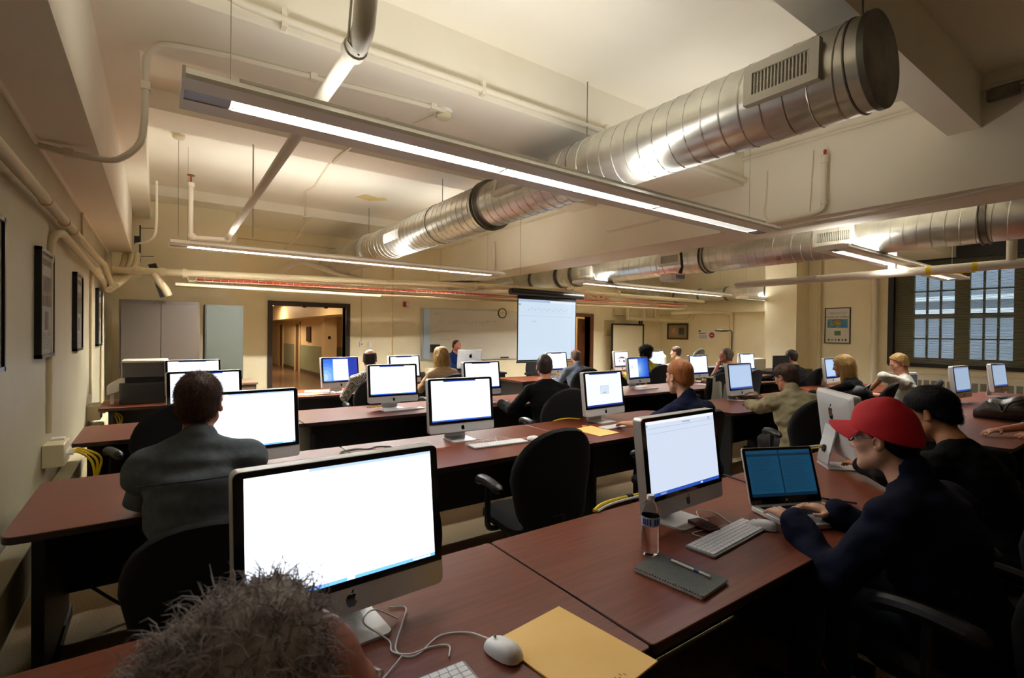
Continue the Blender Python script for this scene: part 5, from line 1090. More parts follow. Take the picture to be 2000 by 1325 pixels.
# ================================================================== people
class SDF:
    def __init__(s, lo, hi, vox):
        s.vox = vox; s.lo = np.asarray(lo, float); n = np.ceil((np.asarray(hi)-s.lo)/vox).astype(int)+1
        s.n = n; s.D = np.full(n, 0.2, np.float32)
    def blk(s, lo, hi):
        a = np.maximum(((np.asarray(lo)-s.lo)/s.vox).astype(int)-1, 0); b = np.minimum(((np.asarray(hi)-s.lo)/s.vox).astype(int)+2, s.n)
        if (b <= a).any(): return None, None
        g = np.meshgrid(*[s.lo[i]+s.vox*np.arange(a[i], b[i]) for i in range(3)], indexing='ij')
        return tuple(slice(a[i], b[i]) for i in range(3)), np.stack(g, -1)
    def put(s, sl, d, op, k):
        D = s.D[sl]; d = d.astype(np.float32)
        if op == '+':
            h = np.maximum(k-np.abs(D-d), 0)/k; s.D[sl] = np.minimum(D, d)-h*h*k*0.25
        else:
            e = -d; h = np.maximum(k-np.abs(D-e), 0)/k; s.D[sl] = np.maximum(D, e)+h*h*k*0.25
    def cap(s, a, b, ra, rb=None, op='+', k=0.02):
        a, b = np.asarray(a, float), np.asarray(b, float); rb = ra if rb is None else rb; r = max(ra, rb)+0.05+k
        sl, P = s.blk(np.minimum(a, b)-r, np.maximum(a, b)+r)
        if sl is None: return s
        ab = b-a; L = max(ab@ab, 1e-9); t = np.clip(((P-a)@ab)/L, 0, 1)
        s.put(sl, np.linalg.norm(P-a-t[..., None]*ab, axis=-1)-(ra+(rb-ra)*t), op, k); return s
    def ell(s, c, rad, R=XY, op='+', k=0.02):
        c, rad = np.asarray(c, float), np.asarray(rad, float); ext = np.abs(R).T@rad+0.05+k
        sl, P = s.blk(c-ext, c+ext)
        if sl is None: return s
        q = (P-c)@np.asarray(R).T; k0 = np.linalg.norm(q/rad, axis=-1); k1 = np.linalg.norm(q/(rad*rad), axis=-1)+1e-9
        s.put(sl, np.where(k0 < 1e-3, -rad.min(), k0*(k0-1)/k1), op, k); return s
    def plane(s, p, nrm, k=0.01):
        """keep the side the normal points away from"""
        sl, P = s.blk(s.lo, s.lo+s.n*s.vox); nrm = np.asarray(nrm, float)/np.linalg.norm(nrm)
        d = -((P-np.asarray(p))@nrm); s.put(sl, d, '-', k); return s
    def noise(s, amp, freq, seed=0, aniso=(1, 1, 1)):
        sl, P = s.blk(s.lo, s.lo+s.n*s.vox); r = np.random.default_rng(seed); acc = 0
        for i in range(6):
            v = r.normal(size=3)*np.asarray(aniso); v = v/np.linalg.norm(v)*freq*(0.6+0.25*i); acc = acc+np.sin(P@v+r.uniform(0, 6))/(1+0.35*i)
        s.D[sl] += (amp*acc/2.5).astype(np.float32); return s
    def mesh(s):
        D = s.D; ins = D < 0; n = D.shape
        c = [ins[i:n[0]-1+i, j:n[1]-1+j, k:n[2]-1+k] for i in (0, 1) for j in (0, 1) for k in (0, 1)]
        tot = sum(x.astype(np.int8) for x in c); cells = np.argwhere((tot > 0) & (tot < 8))
        if not len(cells): return np.zeros((0, 3)), np.zeros((0, 4), int)
        idx = np.full(tuple(np.array(n)-1), -1, np.int64); idx[tuple(cells.T)] = np.arange(len(cells))
        acc = np.zeros((len(cells), 3)); cnt = np.zeros(len(cells))
        corners = [(i, j, k) for i in (0, 1) for j in (0, 1) for k in (0, 1)]
        for a in corners:
            for ax in range(3):
                if a[ax]: continue
                b = list(a); b[ax] = 1
                da = D[tuple((cells+a).T)]; db = D[tuple((cells+b).T)]; m = (da < 0) != (db < 0)
                t = da[m]/(da[m]-db[m]); p = np.tile(np.array(a, float), (m.sum(), 1)); p[:, ax] += t
                acc[m] += p; cnt[m] += 1
        V = s.lo+s.vox*(cells+acc/cnt[:, None]); F = []
        for ax in range(3):
            o1, o2 = [(1, 2), (2, 0), (0, 1)][ax]
            sl0 = [slice(1, -1)]*3; sl0[ax] = slice(0, n[ax]-1); sl1 = list(sl0); sl1[ax] = slice(1, n[ax])
            A, B = ins[tuple(sl0)], ins[tuple(sl1)]; e = np.argwhere(A != B)
            if not len(e): continue
            fl = A[tuple(e.T)]; base = e+1; base[:, ax] -= 1
            def g(d1, d2):
                q = base.copy(); q[:, o1] -= d1; q[:, o2] -= d2; return idx[tuple(q.T)]
            q = np.stack([g(1, 1), g(0, 1), g(0, 0), g(1, 0)], 1); q[~fl] = q[~fl][:, ::-1]; F.append(q)
        F = np.vstack(F); F = F[(F >= 0).all(1)]
        return V, F

def mesh_np(name, V, F, mats, parent, mi=None):
    me = bpy.data.meshes.new(name); me.vertices.add(len(V)); me.vertices.foreach_set('co', np.asarray(V, np.float32).ravel())
    k = F.shape[1]; me.loops.add(F.size); me.loops.foreach_set('vertex_index', F.astype(np.int32).ravel())
    me.polygons.add(len(F)); me.polygons.foreach_set('loop_start', np.arange(0, F.size, k, dtype=np.int32))
    me.polygons.foreach_set('use_smooth', [True]*len(F))
    for m in mats: me.materials.append(m)
    if mi is not None: me.polygons.foreach_set('material_index', np.asarray(mi, np.int32))
    me.update(calc_edges=True); me.validate()
    o = bpy.data.objects.new(name, me); COL.objects.link(o); o.parent = parent; return o

def rot_axis(v, ax, ang):
    v, ax = np.asarray(v, float), np.asarray(ax, float)/np.linalg.norm(ax)
    return v*math.cos(ang)+np.cross(ax, v)*math.sin(ang)+ax*(ax@v)*(1-math.cos(ang))

SKIN = {'fair': mat('skin_fair', 'c68d72', 0.55, col2='b87c62', scale=9), 'ruddy': mat('skin_ruddy', 'c4806a', 0.55, col2='b06a55', scale=9), 'olive': mat('skin_olive', 'a9744f', 0.55, col2='996743', scale=9), 'dark': mat('skin_dark', '4a2c1e', 0.5), 'pale': mat('skin_pale', 'd3a487', 0.55, col2='c7937a', scale=9)}
EYEW, EYED, BROW = mat('eye_white', 'd8d4cc', 0.3), mat('eye_iris', '2a1c12', 0.2), {}
PANTS = mat('dark_trousers', '14151c', 0.85); JEANS = mat('jeans', '1f2a3c', 0.85); SHOE = mat('dark_shoes', '0f0e0e', 0.5)
def hairmat(n, c1, c2): return mat(n, c1, 0.5, col2=c2, scale=60, stretch=(1, 1, 0.25), bump=0.5, bscale=90, spec=0.35)

def person(label, head, yaw, skin, hair=None, shirt=None, lean=8, hyaw=0, hpitch=0, hroll=0, wl=None, wr=None, w=1.0, hs=1.0, vox=0.009, curl=0.5, elbow=None, legs=True, chair_label=None, face=True, ears=True, pants=PANTS, elbl=None, elbr=None):
    """a seated figure; head = centre of the head in the room, yaw = heading in degrees from +y towards +x"""
    H = np.asarray(head, float); ya = math.radians(yaw); Fw = np.array([math.sin(ya), math.cos(ya), 0]); Rt = np.array([math.cos(ya), -math.sin(ya), 0]); Up = np.array([0, 0, 1.0])
    la = math.radians(lean); A = Up*math.cos(la)+Fw*math.sin(la); Tf = Fw*math.cos(la)-Up*math.sin(la)
    TR = np.array([Rt, Tf, A])
    # head frame
    hy = math.radians(yaw+hyaw); hF = np.array([math.sin(hy), math.cos(hy), 0]); hR = np.array([math.cos(hy), -math.sin(hy), 0]); hU = Up.copy()
    hF = rot_axis(hF, hR, -math.radians(hpitch)); hU = rot_axis(hU, hR, -math.radians(hpitch))
    hR = rot_axis(hR, hF, math.radians(hroll)); hU = rot_axis(hU, hF, math.radians(hroll))
    HR = np.array([hR, hF, hU])
    def hp(x, y, z): return H+np.array([x, y, z])*hs @ HR
    N = H-0.165*A*hs-Fw*0.035-hF*0.01
    pz = 0.56; L = max(0.36, (N[2]-pz)/math.cos(la)); P = N-A*L
    root = thing('person', label, 'person', (P[0], P[1], 0)); O = np.array([P[0], P[1], 0])
    sw = 0.178*w; S = {s: N-A*0.088+Rt*s*sw for s in (-1, 1)}
    tgt = {-1: wl, 1: wr}; E = {}; Wp = {}; el = {-1: elbl, 1: elbr}
    for s in (-1, 1):
        T = np.asarray(tgt[s], float) if tgt[s] is not None else P+Fw*0.47+Rt*s*0.20+Up*(0.775-P[2])
        l1, l2 = 0.29, 0.255; d = T-S[s]; q = np.linalg.norm(d)
        l1 *= 0.5+0.5*w; l2 *= 0.5+0.5*w
        if q > (l1+l2)*0.985: d = d*((l1+l2)*0.985/q); T = S[s]+d
        q = np.linalg.norm(d); dn = d/q; c_ = (l1*l1-l2*l2+q*q)/(2*q); h_ = math.sqrt(max(l1*l1-c_*c_, 1e-6))
        hint = el[s] if el[s] is not None else (Rt*s*0.55-Up*1.0-Fw*0.15)
        hint = np.asarray(hint, float); hint = hint-dn*(hint@dn); hint /= np.linalg.norm(hint)
        E[s] = S[s]+dn*c_+hint*h_; Wp[s] = T
    hip = {s: P+Rt*s*0.095 for s in (-1, 1)}; knee = {s: P+Fw*0.44+Rt*s*0.13-Up*0.04 for s in (-1, 1)}
    ank = {s: knee[s]*[1, 1, 0]+Up*0.09+Fw*0.04-Fw*0.02 for s in (-1, 1)}; toe = {s: ank[s]+Fw*0.17-Up*0.045 for s in (-1, 1)}
    pts = np.array([H, N, P]+list(E.values())+list(Wp.values())+list(knee.values())+list(toe.values())+list(S.values()))
    lo, hi = pts.min(0)-0.27, pts.max(0)+0.27; lo[2] = max(lo[2], -0.03)
    def torso(f, o, arm_end=None, neck=True):
        f.ell(P+A*0.03, (0.165*w+o, 0.125+o, 0.13+o), TR, k=0.05)
        f.ell(P+A*L*0.42, (0.148*w+o, 0.112+o, 0.19+o), TR, k=0.06)
        f.ell(N-A*0.19, (0.168*w+o, 0.118+o, 0.18+o), TR, k=0.06)
        f.cap(S[-1], S[1], 0.052+o, 0.052+o, k=0.03)
        if o < 0: f.cap(N-A*0.07, N+A*0.02, 0.08, 0.055, k=0.05)
        else: f.cap(N-A*0.10, N-A*0.012, 0.085+o*0.5, 0.064+o*0.4, k=0.04)
        for s in (-1, 1):
            f.cap(N-A*0.022+Rt*s*0.035, S[s]+A*0.0, 0.050+o*0.5, 0.045+o, k=0.035)
    def arm(f, s, o, end, cuff=0.0):
        f.cap(S[s], E[s], 0.050+o, 0.043+o, k=0.022)
        if end > 1: f.cap(E[s], E[s]+(Wp[s]-E[s])*(end-1), 0.043+o, (0.029 if not cuff else 0.036)+o, k=0.025)
    # ---------------- body
    B = SDF(lo, hi, vox)
    torso(B, -0.006)
    for s in (-1, 1): arm(B, s, -0.004, 2.0)
    B.cap(N-A*0.03, hp(0, -0.02, -0.055), 0.056, 0.054, k=0.03)
    B.ell(hp(0, -0.012, 0.035), np.array((0.074, 0.094, 0.085))*hs, HR, k=0.02)
    B.ell(hp(0, 0.03, -0.03), np.array((0.058, 0.062, 0.082))*hs, HR, k=0.03)
    B.cap(hp(-0.05, 0.0, -0.06), hp(-0.012, 0.062, -0.100), 0.022, 0.020, k=0.03); B.cap(hp(0.05, 0.0, -0.06), hp(0.012, 0.062, -0.100), 0.022, 0.020, k=0.03)
    if face:
        B.ell(hp(0, 0.072, -0.104), (0.019, 0.016, 0.015), HR, k=0.02)
        B.cap(hp(0, 0.086, 0.01), hp(0, 0.106, -0.034), 0.008, 0.0115, k=0.012)
        for s in (-1, 1):
            B.ell(hp(s*0.012, 0.094, -0.038), (0.008, 0.009, 0.007), HR, k=0.01)
            B.cap(hp(s*0.014, 0.083, 0.024), hp(s*0.045, 0.070, 0.022), 0.010, 0.010, k=0.015)
            B.ell(hp(s*0.044, 0.056, -0.022), (0.020, 0.022, 0.018), HR, k=0.03)
            B.ell(hp(s*0.032, 0.090, 0.004), (0.016, 0.014, 0.010), HR, op='-', k=0.012)
        B.cap(hp(-0.016, 0.083, -0.064), hp(0.016, 0.083, -0.064), 0.0065, k=0.008); B.cap(hp(-0.014, 0.082, -0.075), hp(0.014, 0.082, -0.075), 0.007, k=0.008)
    if ears:
        for s in (-1, 1):
            ca, sa = math.cos(0.45), math.sin(0.45)
            R3 = np.array([[ca, -s*sa, 0], [s*sa, ca, 0], [0, 0, 1.0]]) @ HR
            B.ell(hp(s*0.082, -0.014, -0.008), np.array((0.010, 0.020, 0.034)), R3, k=0.008); B.ell(hp(s*0.091, -0.008, -0.006), (0.007, 0.011, 0.018), R3, op='-', k=0.006)
    # hands
    for s in (-1, 1):
        d = Wp[s]-E[s]; d /= np.linalg.norm(d); d = d*0.75+Fw*0.25; d[2] *= 0.5; d /= np.linalg.norm(d)
        side = np.cross(Up, d); side /= np.linalg.norm(side); up = np.cross(d, side); inner = side*s       # towards the thumb side
        if (inner@Rt)*s > 0: inner = -inner
        W0 = Wp[s]; HRr = np.array([inner, d, up])
        B.ell(W0+d*0.045, (0.040, 0.052, 0.017), HRr, k=0.015)
        for i, (off, ln) in enumerate(((0.028, 0.075), (0.009, 0.084), (-0.010, 0.078), (-0.028, 0.060))):
            k0 = W0+d*0.085+inner*off; a1 = curl*0.5+0.06*i; a2 = curl*1.3+0.05*i
            d1 = rot_axis(d, inner, -a1 if np.cross(inner, d)@up > 0 else a1)
            if d1[2] > d[2]: d1 = rot_axis(d, inner, a1 if np.cross(inner, d)@up > 0 else -a1)
            d2 = d1*math.cos(a2-a1)-up*math.sin(a2-a1); d2 /= np.linalg.norm(d2)
            k1 = k0+d1*ln*0.48+inner*off*0.12; k2 = k1+d2*ln*0.52
            B.cap(k0-d*0.02, k1, 0.0092, 0.0084, k=0.006); B.cap(k1, k2, 0.0084, 0.0068, k=0.004)
        t0 = W0+d*0.02+inner*0.030; t1 = t0+(d*0.55+inner*0.62-up*0.25)*0.045; t2 = t1+(d*0.9+inner*0.15-up*0.2)*0.032
        B.cap(t0, t1, 0.0125, 0.0105, k=0.012); B.cap(t1, t2, 0.0105, 0.008, k=0.005)
    if legs:
        for s in (-1, 1): B.cap(hip[s], knee[s], 0.072, 0.05, k=0.04); B.cap(knee[s], ank[s], 0.05, 0.034, k=0.03); B.cap(ank[s], toe[s], 0.032, 0.026, k=0.02)
    V, F = B.mesh(); body = mesh_np('body', V-O, F, [SKIN[skin]], root)
    # eyes and brows
    if face:
        for s in (-1, 1):
            e = MB().ell(hp(s*0.031, 0.077, 0.004)-O, (0.0115,)*3, HR, 14, 10).build('eye', EYEW, root, smooth=60)
            MB().ell(hp(s*0.031+0.001, 0.0865, 0.002)-O, (0.0052, 0.0025, 0.0052), HR, 10, 6).build('iris', EYED, e, smooth=60)
        if hair:
            for s in (-1, 1): MB().tube([hp(s*0.014, 0.0925, 0.024)-O, hp(s*0.032, 0.0895, 0.030)-O, hp(s*0.048, 0.076, 0.024)-O], [0.003, 0.0038, 0.002], 6).build('eyebrow', hair['m'], root)
    # ---------------- clothes
    if shirt:
        C = SDF(lo, hi, max(vox, 0.008)); o = shirt.get('o', 0.012)
        torso(C, o)
        for s in (-1, 1): arm(C, s, o, shirt.get('sleeve', 1.92), shirt.get('cuff', 1))
        if shirt.get('hem', True): C.ell(P-A*0.02, (0.175*w+o, 0.14+o, 0.12), TR, k=0.05)
        if shirt.get('noise', 0.004):
            C.noise(shirt.get('noise', 0.004)*0.9, shirt.get('freq', 38)*2.2, 3, (0.6, 0.6, 1.8)); C.noise(shirt.get('noise', 0.004)*0.5, shirt.get('freq', 38)*0.9, 8)
        nb = N+A*0.035
        if shirt.get('collar'): C.cap(N-A*0.045, N+A*shirt['collar']-Tf*0.006, 0.080, 0.070, k=0.012)
        C.cap(N-A*(0.02 if not shirt.get('collar') else 0.03)+Tf*0.012, N+A*0.25+Tf*0.05, 0.060 if not shirt.get('collar') else 0.062, 0.075, op='-', k=0.012)
        if shirt.get('vneck'): C.ell(N-A*0.05+Tf*0.09, (0.04, 0.05, 0.07), TR, op='-')
        V, F = C.mesh(); cl = mesh_np(shirt.get('name', 'shirt'), V-O, F, [shirt['m']], root)
    if legs:
        C = SDF(lo, hi, 0.012); C.ell(P+A*0.0, (0.172*w+0.006, 0.132, 0.115), TR, k=0.05)
        for s in (-1, 1): C.cap(hip[s], knee[s], 0.082, 0.062, k=0.04); C.cap(knee[s], ank[s]+Up*0.02, 0.062, 0.055, k=0.03)
        C.noise(0.004, 30, 5); V, F = C.mesh(); mesh_np('trousers', V-O, F, [pants], root)
        for s in (-1, 1): MB().ell(toe[s]*0.5+ank[s]*0.5-Up*0.01-O, (0.045, 0.14, 0.042), np.array([Rt, Fw, Up]), 14, 8).build('shoe', SHOE, root)
    # ---------------- hair
    if hair:
        t_ = hair.get('t', 0.014); G = SDF(H-0.34, H+0.22, hair.get('vox', 0.007))
        G.ell(hp(0, -0.014, 0.038), np.array((0.076+t_*0.8, 0.096+t_, 0.086+t_))*hs, HR)
        if hair.get('top'): G.ell(hp(*hair['top'][0]), hair['top'][1], HR, k=0.03)
        G.ell(hp(0, -0.045, -0.02), np.array((0.070+t_*0.5, 0.062+t_*0.6, 0.075))*hs, HR, k=0.02)
        if hair.get('noise'): G.noise(hair['noise'], hair.get('freq', 90), 9, hair.get('aniso', (1, 1, 0.5)))
        fy, fz = hair.get('front', (0.082, 0.078)); by, bz_ = hair.get('side', (-0.034, -0.03))
        dr = np.array([0, by-fy, bz_-fz]); nr = np.array([0, -dr[2], dr[1]]); nr = nr/np.linalg.norm(nr)
        G.plane(hp(0, fy, fz), nr @ HR)
        G.plane(hp(0, 0, hair.get('nape', -0.085)), np.array([0, 0.2, -1.0]) @ HR)
        if not hair.get('locks') and not hair.get('earcover'):
            for s in (-1, 1): G.ell(hp(s*0.088, -0.012, -0.012), (0.03, 0.024, 0.036), HR, op='-', k=0.008)
        if hair.get('bald'):
            c0, rr = hair['bald']; G.ell(hp(*c0), rr, HR, op='-', k=0.012)
        for a, b, ra, rb in hair.get('locks', ()): G.cap(hp(*a), hp(*b), ra, rb, k=0.03)
        if hair.get('locks') and hair.get('noise'): G.noise(hair['noise'], hair.get('freq', 90), 19, (1, 1, 0.25))
        V, F = G.mesh(); hm = mesh_np('hair', V-O, F, [hair['m']], root)
        st = hair.get('strands')
        if st:
            n, ln, rad, cu, down = st; r = np.random.default_rng(4)
            # roots on the hair surface
            fc = V[F].mean(1); e1 = V[F[:, 1]]-V[F[:, 0]]; e2 = V[F[:, 3]]-V[F[:, 0]]; nn = np.cross(e1, e2); nn /= np.linalg.norm(nn, axis=1)[:, None]+1e-9
            pick = r.integers(0, len(F), n); p = fc[pick]+r.normal(0, 0.003, (n, 3)); nm = nn[pick]
            if ((p-H)*nm).sum() < 0: nm = -nm
            dirn = nm*hair.get('lift', 1.0)+down*(-hU*0.9-hF*0.35)[None]+r.normal(0, 0.28, (n, 3)); dirn /= np.linalg.norm(dirn, axis=1)[:, None]
            ns = 5; Ls = ln*r.uniform(0.6, 1.2, n); ph = r.uniform(0, 6, n); pa = [p-nm*0.006]; dcur = dirn
            sidev = np.cross(dirn, r.normal(size=(n, 3))); sidev /= np.linalg.norm(sidev, axis=1)[:, None]
            for i in range(ns-1):
                dcur = dcur+(-hU*down*0.35)[None]-nm*0.18+cu*sidev*np.sin(ph+i*1.5)[:, None]; dcur /= np.linalg.norm(dcur, axis=1)[:, None]
                pa.append(pa[-1]+dcur*(Ls/(ns-1))[:, None])
            pa = np.stack(pa, 1); VV = []
            for i in range(ns):
                rr = rad*(1-0.8*i/(ns-1)); o3 = np.cross(dirn, sidev)
                for k in range(3): a = 2*PI*k/3; VV.append(pa[:, i]+rr*(math.cos(a)*sidev+math.sin(a)*o3))
            VV = np.stack(VV, 1)      # n, ns*3, 3
            base = []
            for i in range(ns-1):
                for k in range(3): base.append((i*3+k, i*3+(k+1) % 3, (i+1)*3+(k+1) % 3, (i+1)*3+k))
            FF = (np.array(base)[None]+(np.arange(n)*ns*3)[:, None, None]).reshape(-1, 4)
            mesh_np('hair_strands', VV.reshape(-1, 3)-O, FF, hair.get('sm', [hair['m']]), hm, np.repeat(r.integers(0, len(hair.get('sm', [0])), n), len(base)))
    root['_'] = 1; del root['_']
    if chair_label:
        chair(chair_label, P[0]-Fw[0]*0.0, P[1]-Fw[1]*0.0, yaw)
    return dict(root=root, O=O, hp=hp, HR=HR, N=N, A=A, Tf=Tf, Rt=Rt, Fw=Fw, P=P, S=S, E=E, W=Wp, L=L)

def glasses(p, m, name='spectacles', r=0.0018):
    O, hp, HR = p['O'], p['hp'], p['HR']; 
    f = MB()
    for s in (-1, 1):
        f.tube([hp(s*0.033+0.024*math.cos(a), 0.098-0.004*abs(math.cos(a)), 0.002+0.017*math.sin(a))-O for a in np.linspace(0, 2*PI, 17)], r, 6)
        f.tube([hp(s*0.058, 0.094, 0.006)-O, hp(s*0.076, 0.055, 0.008)-O, hp(s*0.083, -0.005, 0.006)-O, hp(s*0.083, -0.022, -0.012)-O], 0.0017, 6)
    f.tube([hp(-0.009, 0.099, 0.005)-O, hp(0, 0.102, 0.007)-O, hp(0.009, 0.099, 0.005)-O], 0.0015, 6)
    f.build(name, m, p['root'])
def cloth(n, c1, c2=None, scale=40, **k): return mat(n, c1, 0.9, col2=c2, scale=scale, bump=0.9, bscale=11, spec=0.2, **k)
def strandmat(n, c):
    m = bpy.data.materials.new(n); m.use_nodes = True; nt = m.node_tree; N = nt.nodes; L = nt.links
    b = N['Principled BSDF']; b.inputs['Base Color'].default_value = (*lin(c), 1); b.inputs['Roughness'].default_value = 0.45
    t = N.new('ShaderNodeBsdfTranslucent'); t.inputs['Color'].default_value = (*lin(c), 1); x = N.new('ShaderNodeMixShader'); x.inputs[0].default_value = 0.5
    L.new(b.outputs[0], x.inputs[1]); L.new(t.outputs[0], x.inputs[2]); L.new(x.outputs[0], N['Material Output'].inputs[0]); return m
H_BROWN = hairmat('hair_brown', '33231a', '4a3324'); H_DARK = hairmat('hair_dark', '17110e', '241a15'); H_BLACK = mat('hair_black', '050405', 0.6, col2='0a090b', scale=60, bump=0.5, bscale=90, spec=0.15)
H_GING = hairmat('hair_ginger', 'a8683a', '8f552e'); H_BLON = hairmat('hair_blonde', 'b08c4c', '7c5a2c'); H_GREYB = hairmat('hair_grey_brown', '6e6250', '54493a'); H_GREY = hairmat('hair_grey', 'c9c1bf', 'a79d9a')
H_SAND = hairmat('hair_sandy', 'a8854a', '8c6c3c')
# -- white haired viewer in front of everyone
hc = at(552, 1432, 2, 1.16)
gray = [strandmat('hair_grey_strand', 'd9d2d2'), strandmat('hair_silver_strand', 'f0ecee'), strandmat('hair_umber_strand', 'a89c98')]
person('person with tousled grey hair seen from behind right under the camera', (hc[0], hc[1], 1.16), 10, 'ruddy', dict(m=H_GREY, sm=gray, t=0.026, front=(0.02, 0.125), side=(-0.034, -0.03), noise=0.007, freq=65, lift=0.22, strands=(12000, 0.042, 0.0010, 0.75, 0.2)), dict(m=cloth('shirt_dark_blue', '1d2536')), lean=6, hyaw=68, vox=0.008, wl=(0.05, 0.72, 0.60), wr=(0.32, 0.78, 0.62), chair_label='black office chair under the grey haired person nearest the camera')
# -- man in grey jacket
p = person('man in a slate grey jacket with short brown hair, sitting by the wall', (0.145, 2.49, 1.25), 4, 'fair', dict(m=hairmat('hair_chestnut', '4a2f22', '38231a'), sm=[hairmat('hair_chestnut_dark', '402819', '33211a'), hairmat('hair_brown_pale', '6b4834', '553827')], t=0.012, noise=0.002, strands=(9000, 0.022, 0.0007, 0.1, 0.5), front=(0.085, 0.07), side=(-0.034, -0.03), nape=-0.095), dict(m=cloth('jacket_slate', '60676d', '565d64', 30), name='jacket', o=0.026, noise=0.010, freq=24, collar=0.03), lean=8, hyaw=12, vox=0.007, w=0.97, chair_label=None, wl=(0.0, 2.90, 0.77), wr=(0.36, 2.93, 0.78))  # darker and paler brown strands mixed at random
glasses(p, mat('thin_frame', '3a3a3a', 0.3, 0.6))
sm = MB()   # yoke seam across the shoulders
q = [p['N']-p['A']*0.13-p['Tf']*(0.155-0.03*abs(x)*4)+p['Rt']*x*1.0-p['O'] for x in np.linspace(-0.19, 0.19, 13)]
sm.tube(q, 0.003, 5); sm.build('yoke_seam', cloth('jacket_seam', '33383d'), p['root'])
cb = thing('office_chair', 'armless black office chair under the man in the grey jacket', 'chair', (p['P'][0]+0.05, p['P'][1]-0.08, 0), -6, 'black office chairs'); chair_parts(cb, M['fabric_black'], False, 0.54, 0.50, 0.42)
# -- bald man, plaid shirt
plaid = bpy.data.materials.new('gingham_cloth'); plaid.use_nodes = True
nt = plaid.node_tree; b_ = nt.nodes['Principled BSDF']; tc = nt.nodes.new('ShaderNodeTexCoord'); ck = nt.nodes.new('ShaderNodeTexChecker'); ck.inputs['Scale'].default_value = 70
ck.inputs['Color1'].default_value = (*lin('cfcac0'), 1); ck.inputs['Color2'].default_value = (*lin('2b2a2e'), 1)
nt.links.new(tc.outputs['Object'], ck.inputs['Vector']); nt.links.new(ck.outputs['Color'], b_.inputs['Base Color']); b_.inputs['Roughness'].default_value = 0.9
p = person('balding man in a black and white checked shirt', (2.17, 6.12, 1.225), 5, 'ruddy', dict(m=H_DARK, t=0.008, front=(0.07, 0.06), side=(-0.034, -0.03), bald=((0, -0.012, 0.13), (0.078, 0.118, 0.088))), dict(m=plaid, sleeve=1.9, noise=0.004, collar=0.03), lean=4, hyaw=22, w=1.08, chair_label='black office chair under the man in the checked shirt')
glasses(p, M['frameblack'])
# -- blonde woman in tan
person('woman with long wavy blonde hair in a tan short sleeved top', (3.17, 6.15, 1.245), 0, 'fair', dict(m=H_BLON, sm=[H_BLON, hairmat('hair_blonde_light', 'd0b078', 'a88650')], lift=0.35, strands=(5000, 0.07, 0.0013, 0.35, 0.9), t=0.022, noise=0.006, freq=60, nape=-0.11, front=(0.085, 0.07), side=(0.01, -0.07), locks=(((-0.055, -0.03, 0.0), (-0.085, -0.045, -0.19), 0.05, 0.035), ((0.055, -0.03, 0.0), (0.085, -0.05, -0.17), 0.05, 0.035), ((0, -0.075, 0.0), (0.02, -0.085, -0.23), 0.06, 0.04), ((-0.05, -0.07, -0.02), (-0.04, -0.09, -0.21), 0.05, 0.03))), dict(m=cloth('top_tan', 'ad9276', 'a2876b', 20), name='top', sleeve=0.62, noise=0.005), lean=6, w=0.95, hs=0.97, chair_label='black office chair under the blonde woman in the tan top')
# -- teacher
p = person('teacher with short receding hair in a dark blue shirt behind a computer', (5.68, 10.2, 1.275), 165, 'ruddy', dict(m=H_BROWN, t=0.008, front=(0.03, 0.115), side=(-0.034, -0.03)), dict(m=cloth('shirt_royal', '142a5c', '11244f'), collar=0.03), lean=6, hyaw=-22, hpitch=10, vox=0.008, chair_label='black chair of the teacher behind the desk')
# -- man in black sweater
p = person('man with cropped dark hair in a black sweater, seen from behind', (3.44, 4.22, 1.207), 18, 'ruddy', dict(m=hairmat('hair_cropped', '2b211d', '3a2e28'), t=0.008, front=(0.085, 0.07), side=(-0.034, -0.03), nape=-0.07), dict(m=cloth('sweater_black', '0a0a0d'), name='sweater', o=0.016, noise=0.004), lean=12, hyaw=16, w=1.08, vox=0.008, hs=1.03, wl=(3.14, 4.62, 0.775), wr=(3.62, 4.70, 0.775), chair_label=None)
chair('black office chair under the man in the black sweater', p['P'][0]-0.05, p['P'][1]-0.10, 8)
# -- man in blue grey shirt, turned to the teacher
person('balding man in a blue grey shirt turned towards the teacher', (5.72, 6.2, 1.195), 20, 'ruddy', dict(m=H_GREYB, t=0.007, front=(0.06, 0.06), side=(-0.034, -0.03), bald=((0, -0.005, 0.13), (0.078, 0.112, 0.082))), dict(m=cloth('shirt_blue_grey', '707a8e', '666f82'), collar=0.03, noise=0.005), lean=16, hyaw=2, w=1.12, wl=(5.62, 6.55, 0.80), chair_label='black office chair under the man in the blue grey shirt')
# -- woman in yellow
person('woman with big curly black hair in a yellow cardigan', (7.6, 6.3, 1.2), 8, 'dark', dict(m=H_BLACK, lift=0.9, strands=(4000, 0.04, 0.0016, 0.8, 0.0), t=0.030, top=((0.01, -0.03, 0.10), (0.10, 0.11, 0.08)), noise=0.014, freq=75, front=(0.09, 0.08), side=(0.01, -0.06), nape=-0.10), dict(m=mat('knit_yellow', 'a8a01c', 0.9, col2='7f7a14', scale=45, bump=0.5, bscale=60), name='cardigan', o=0.022, noise=0.008, freq=60), lean=10, hyaw=-18, w=0.98, chair_label='black office chair behind the woman in yellow')
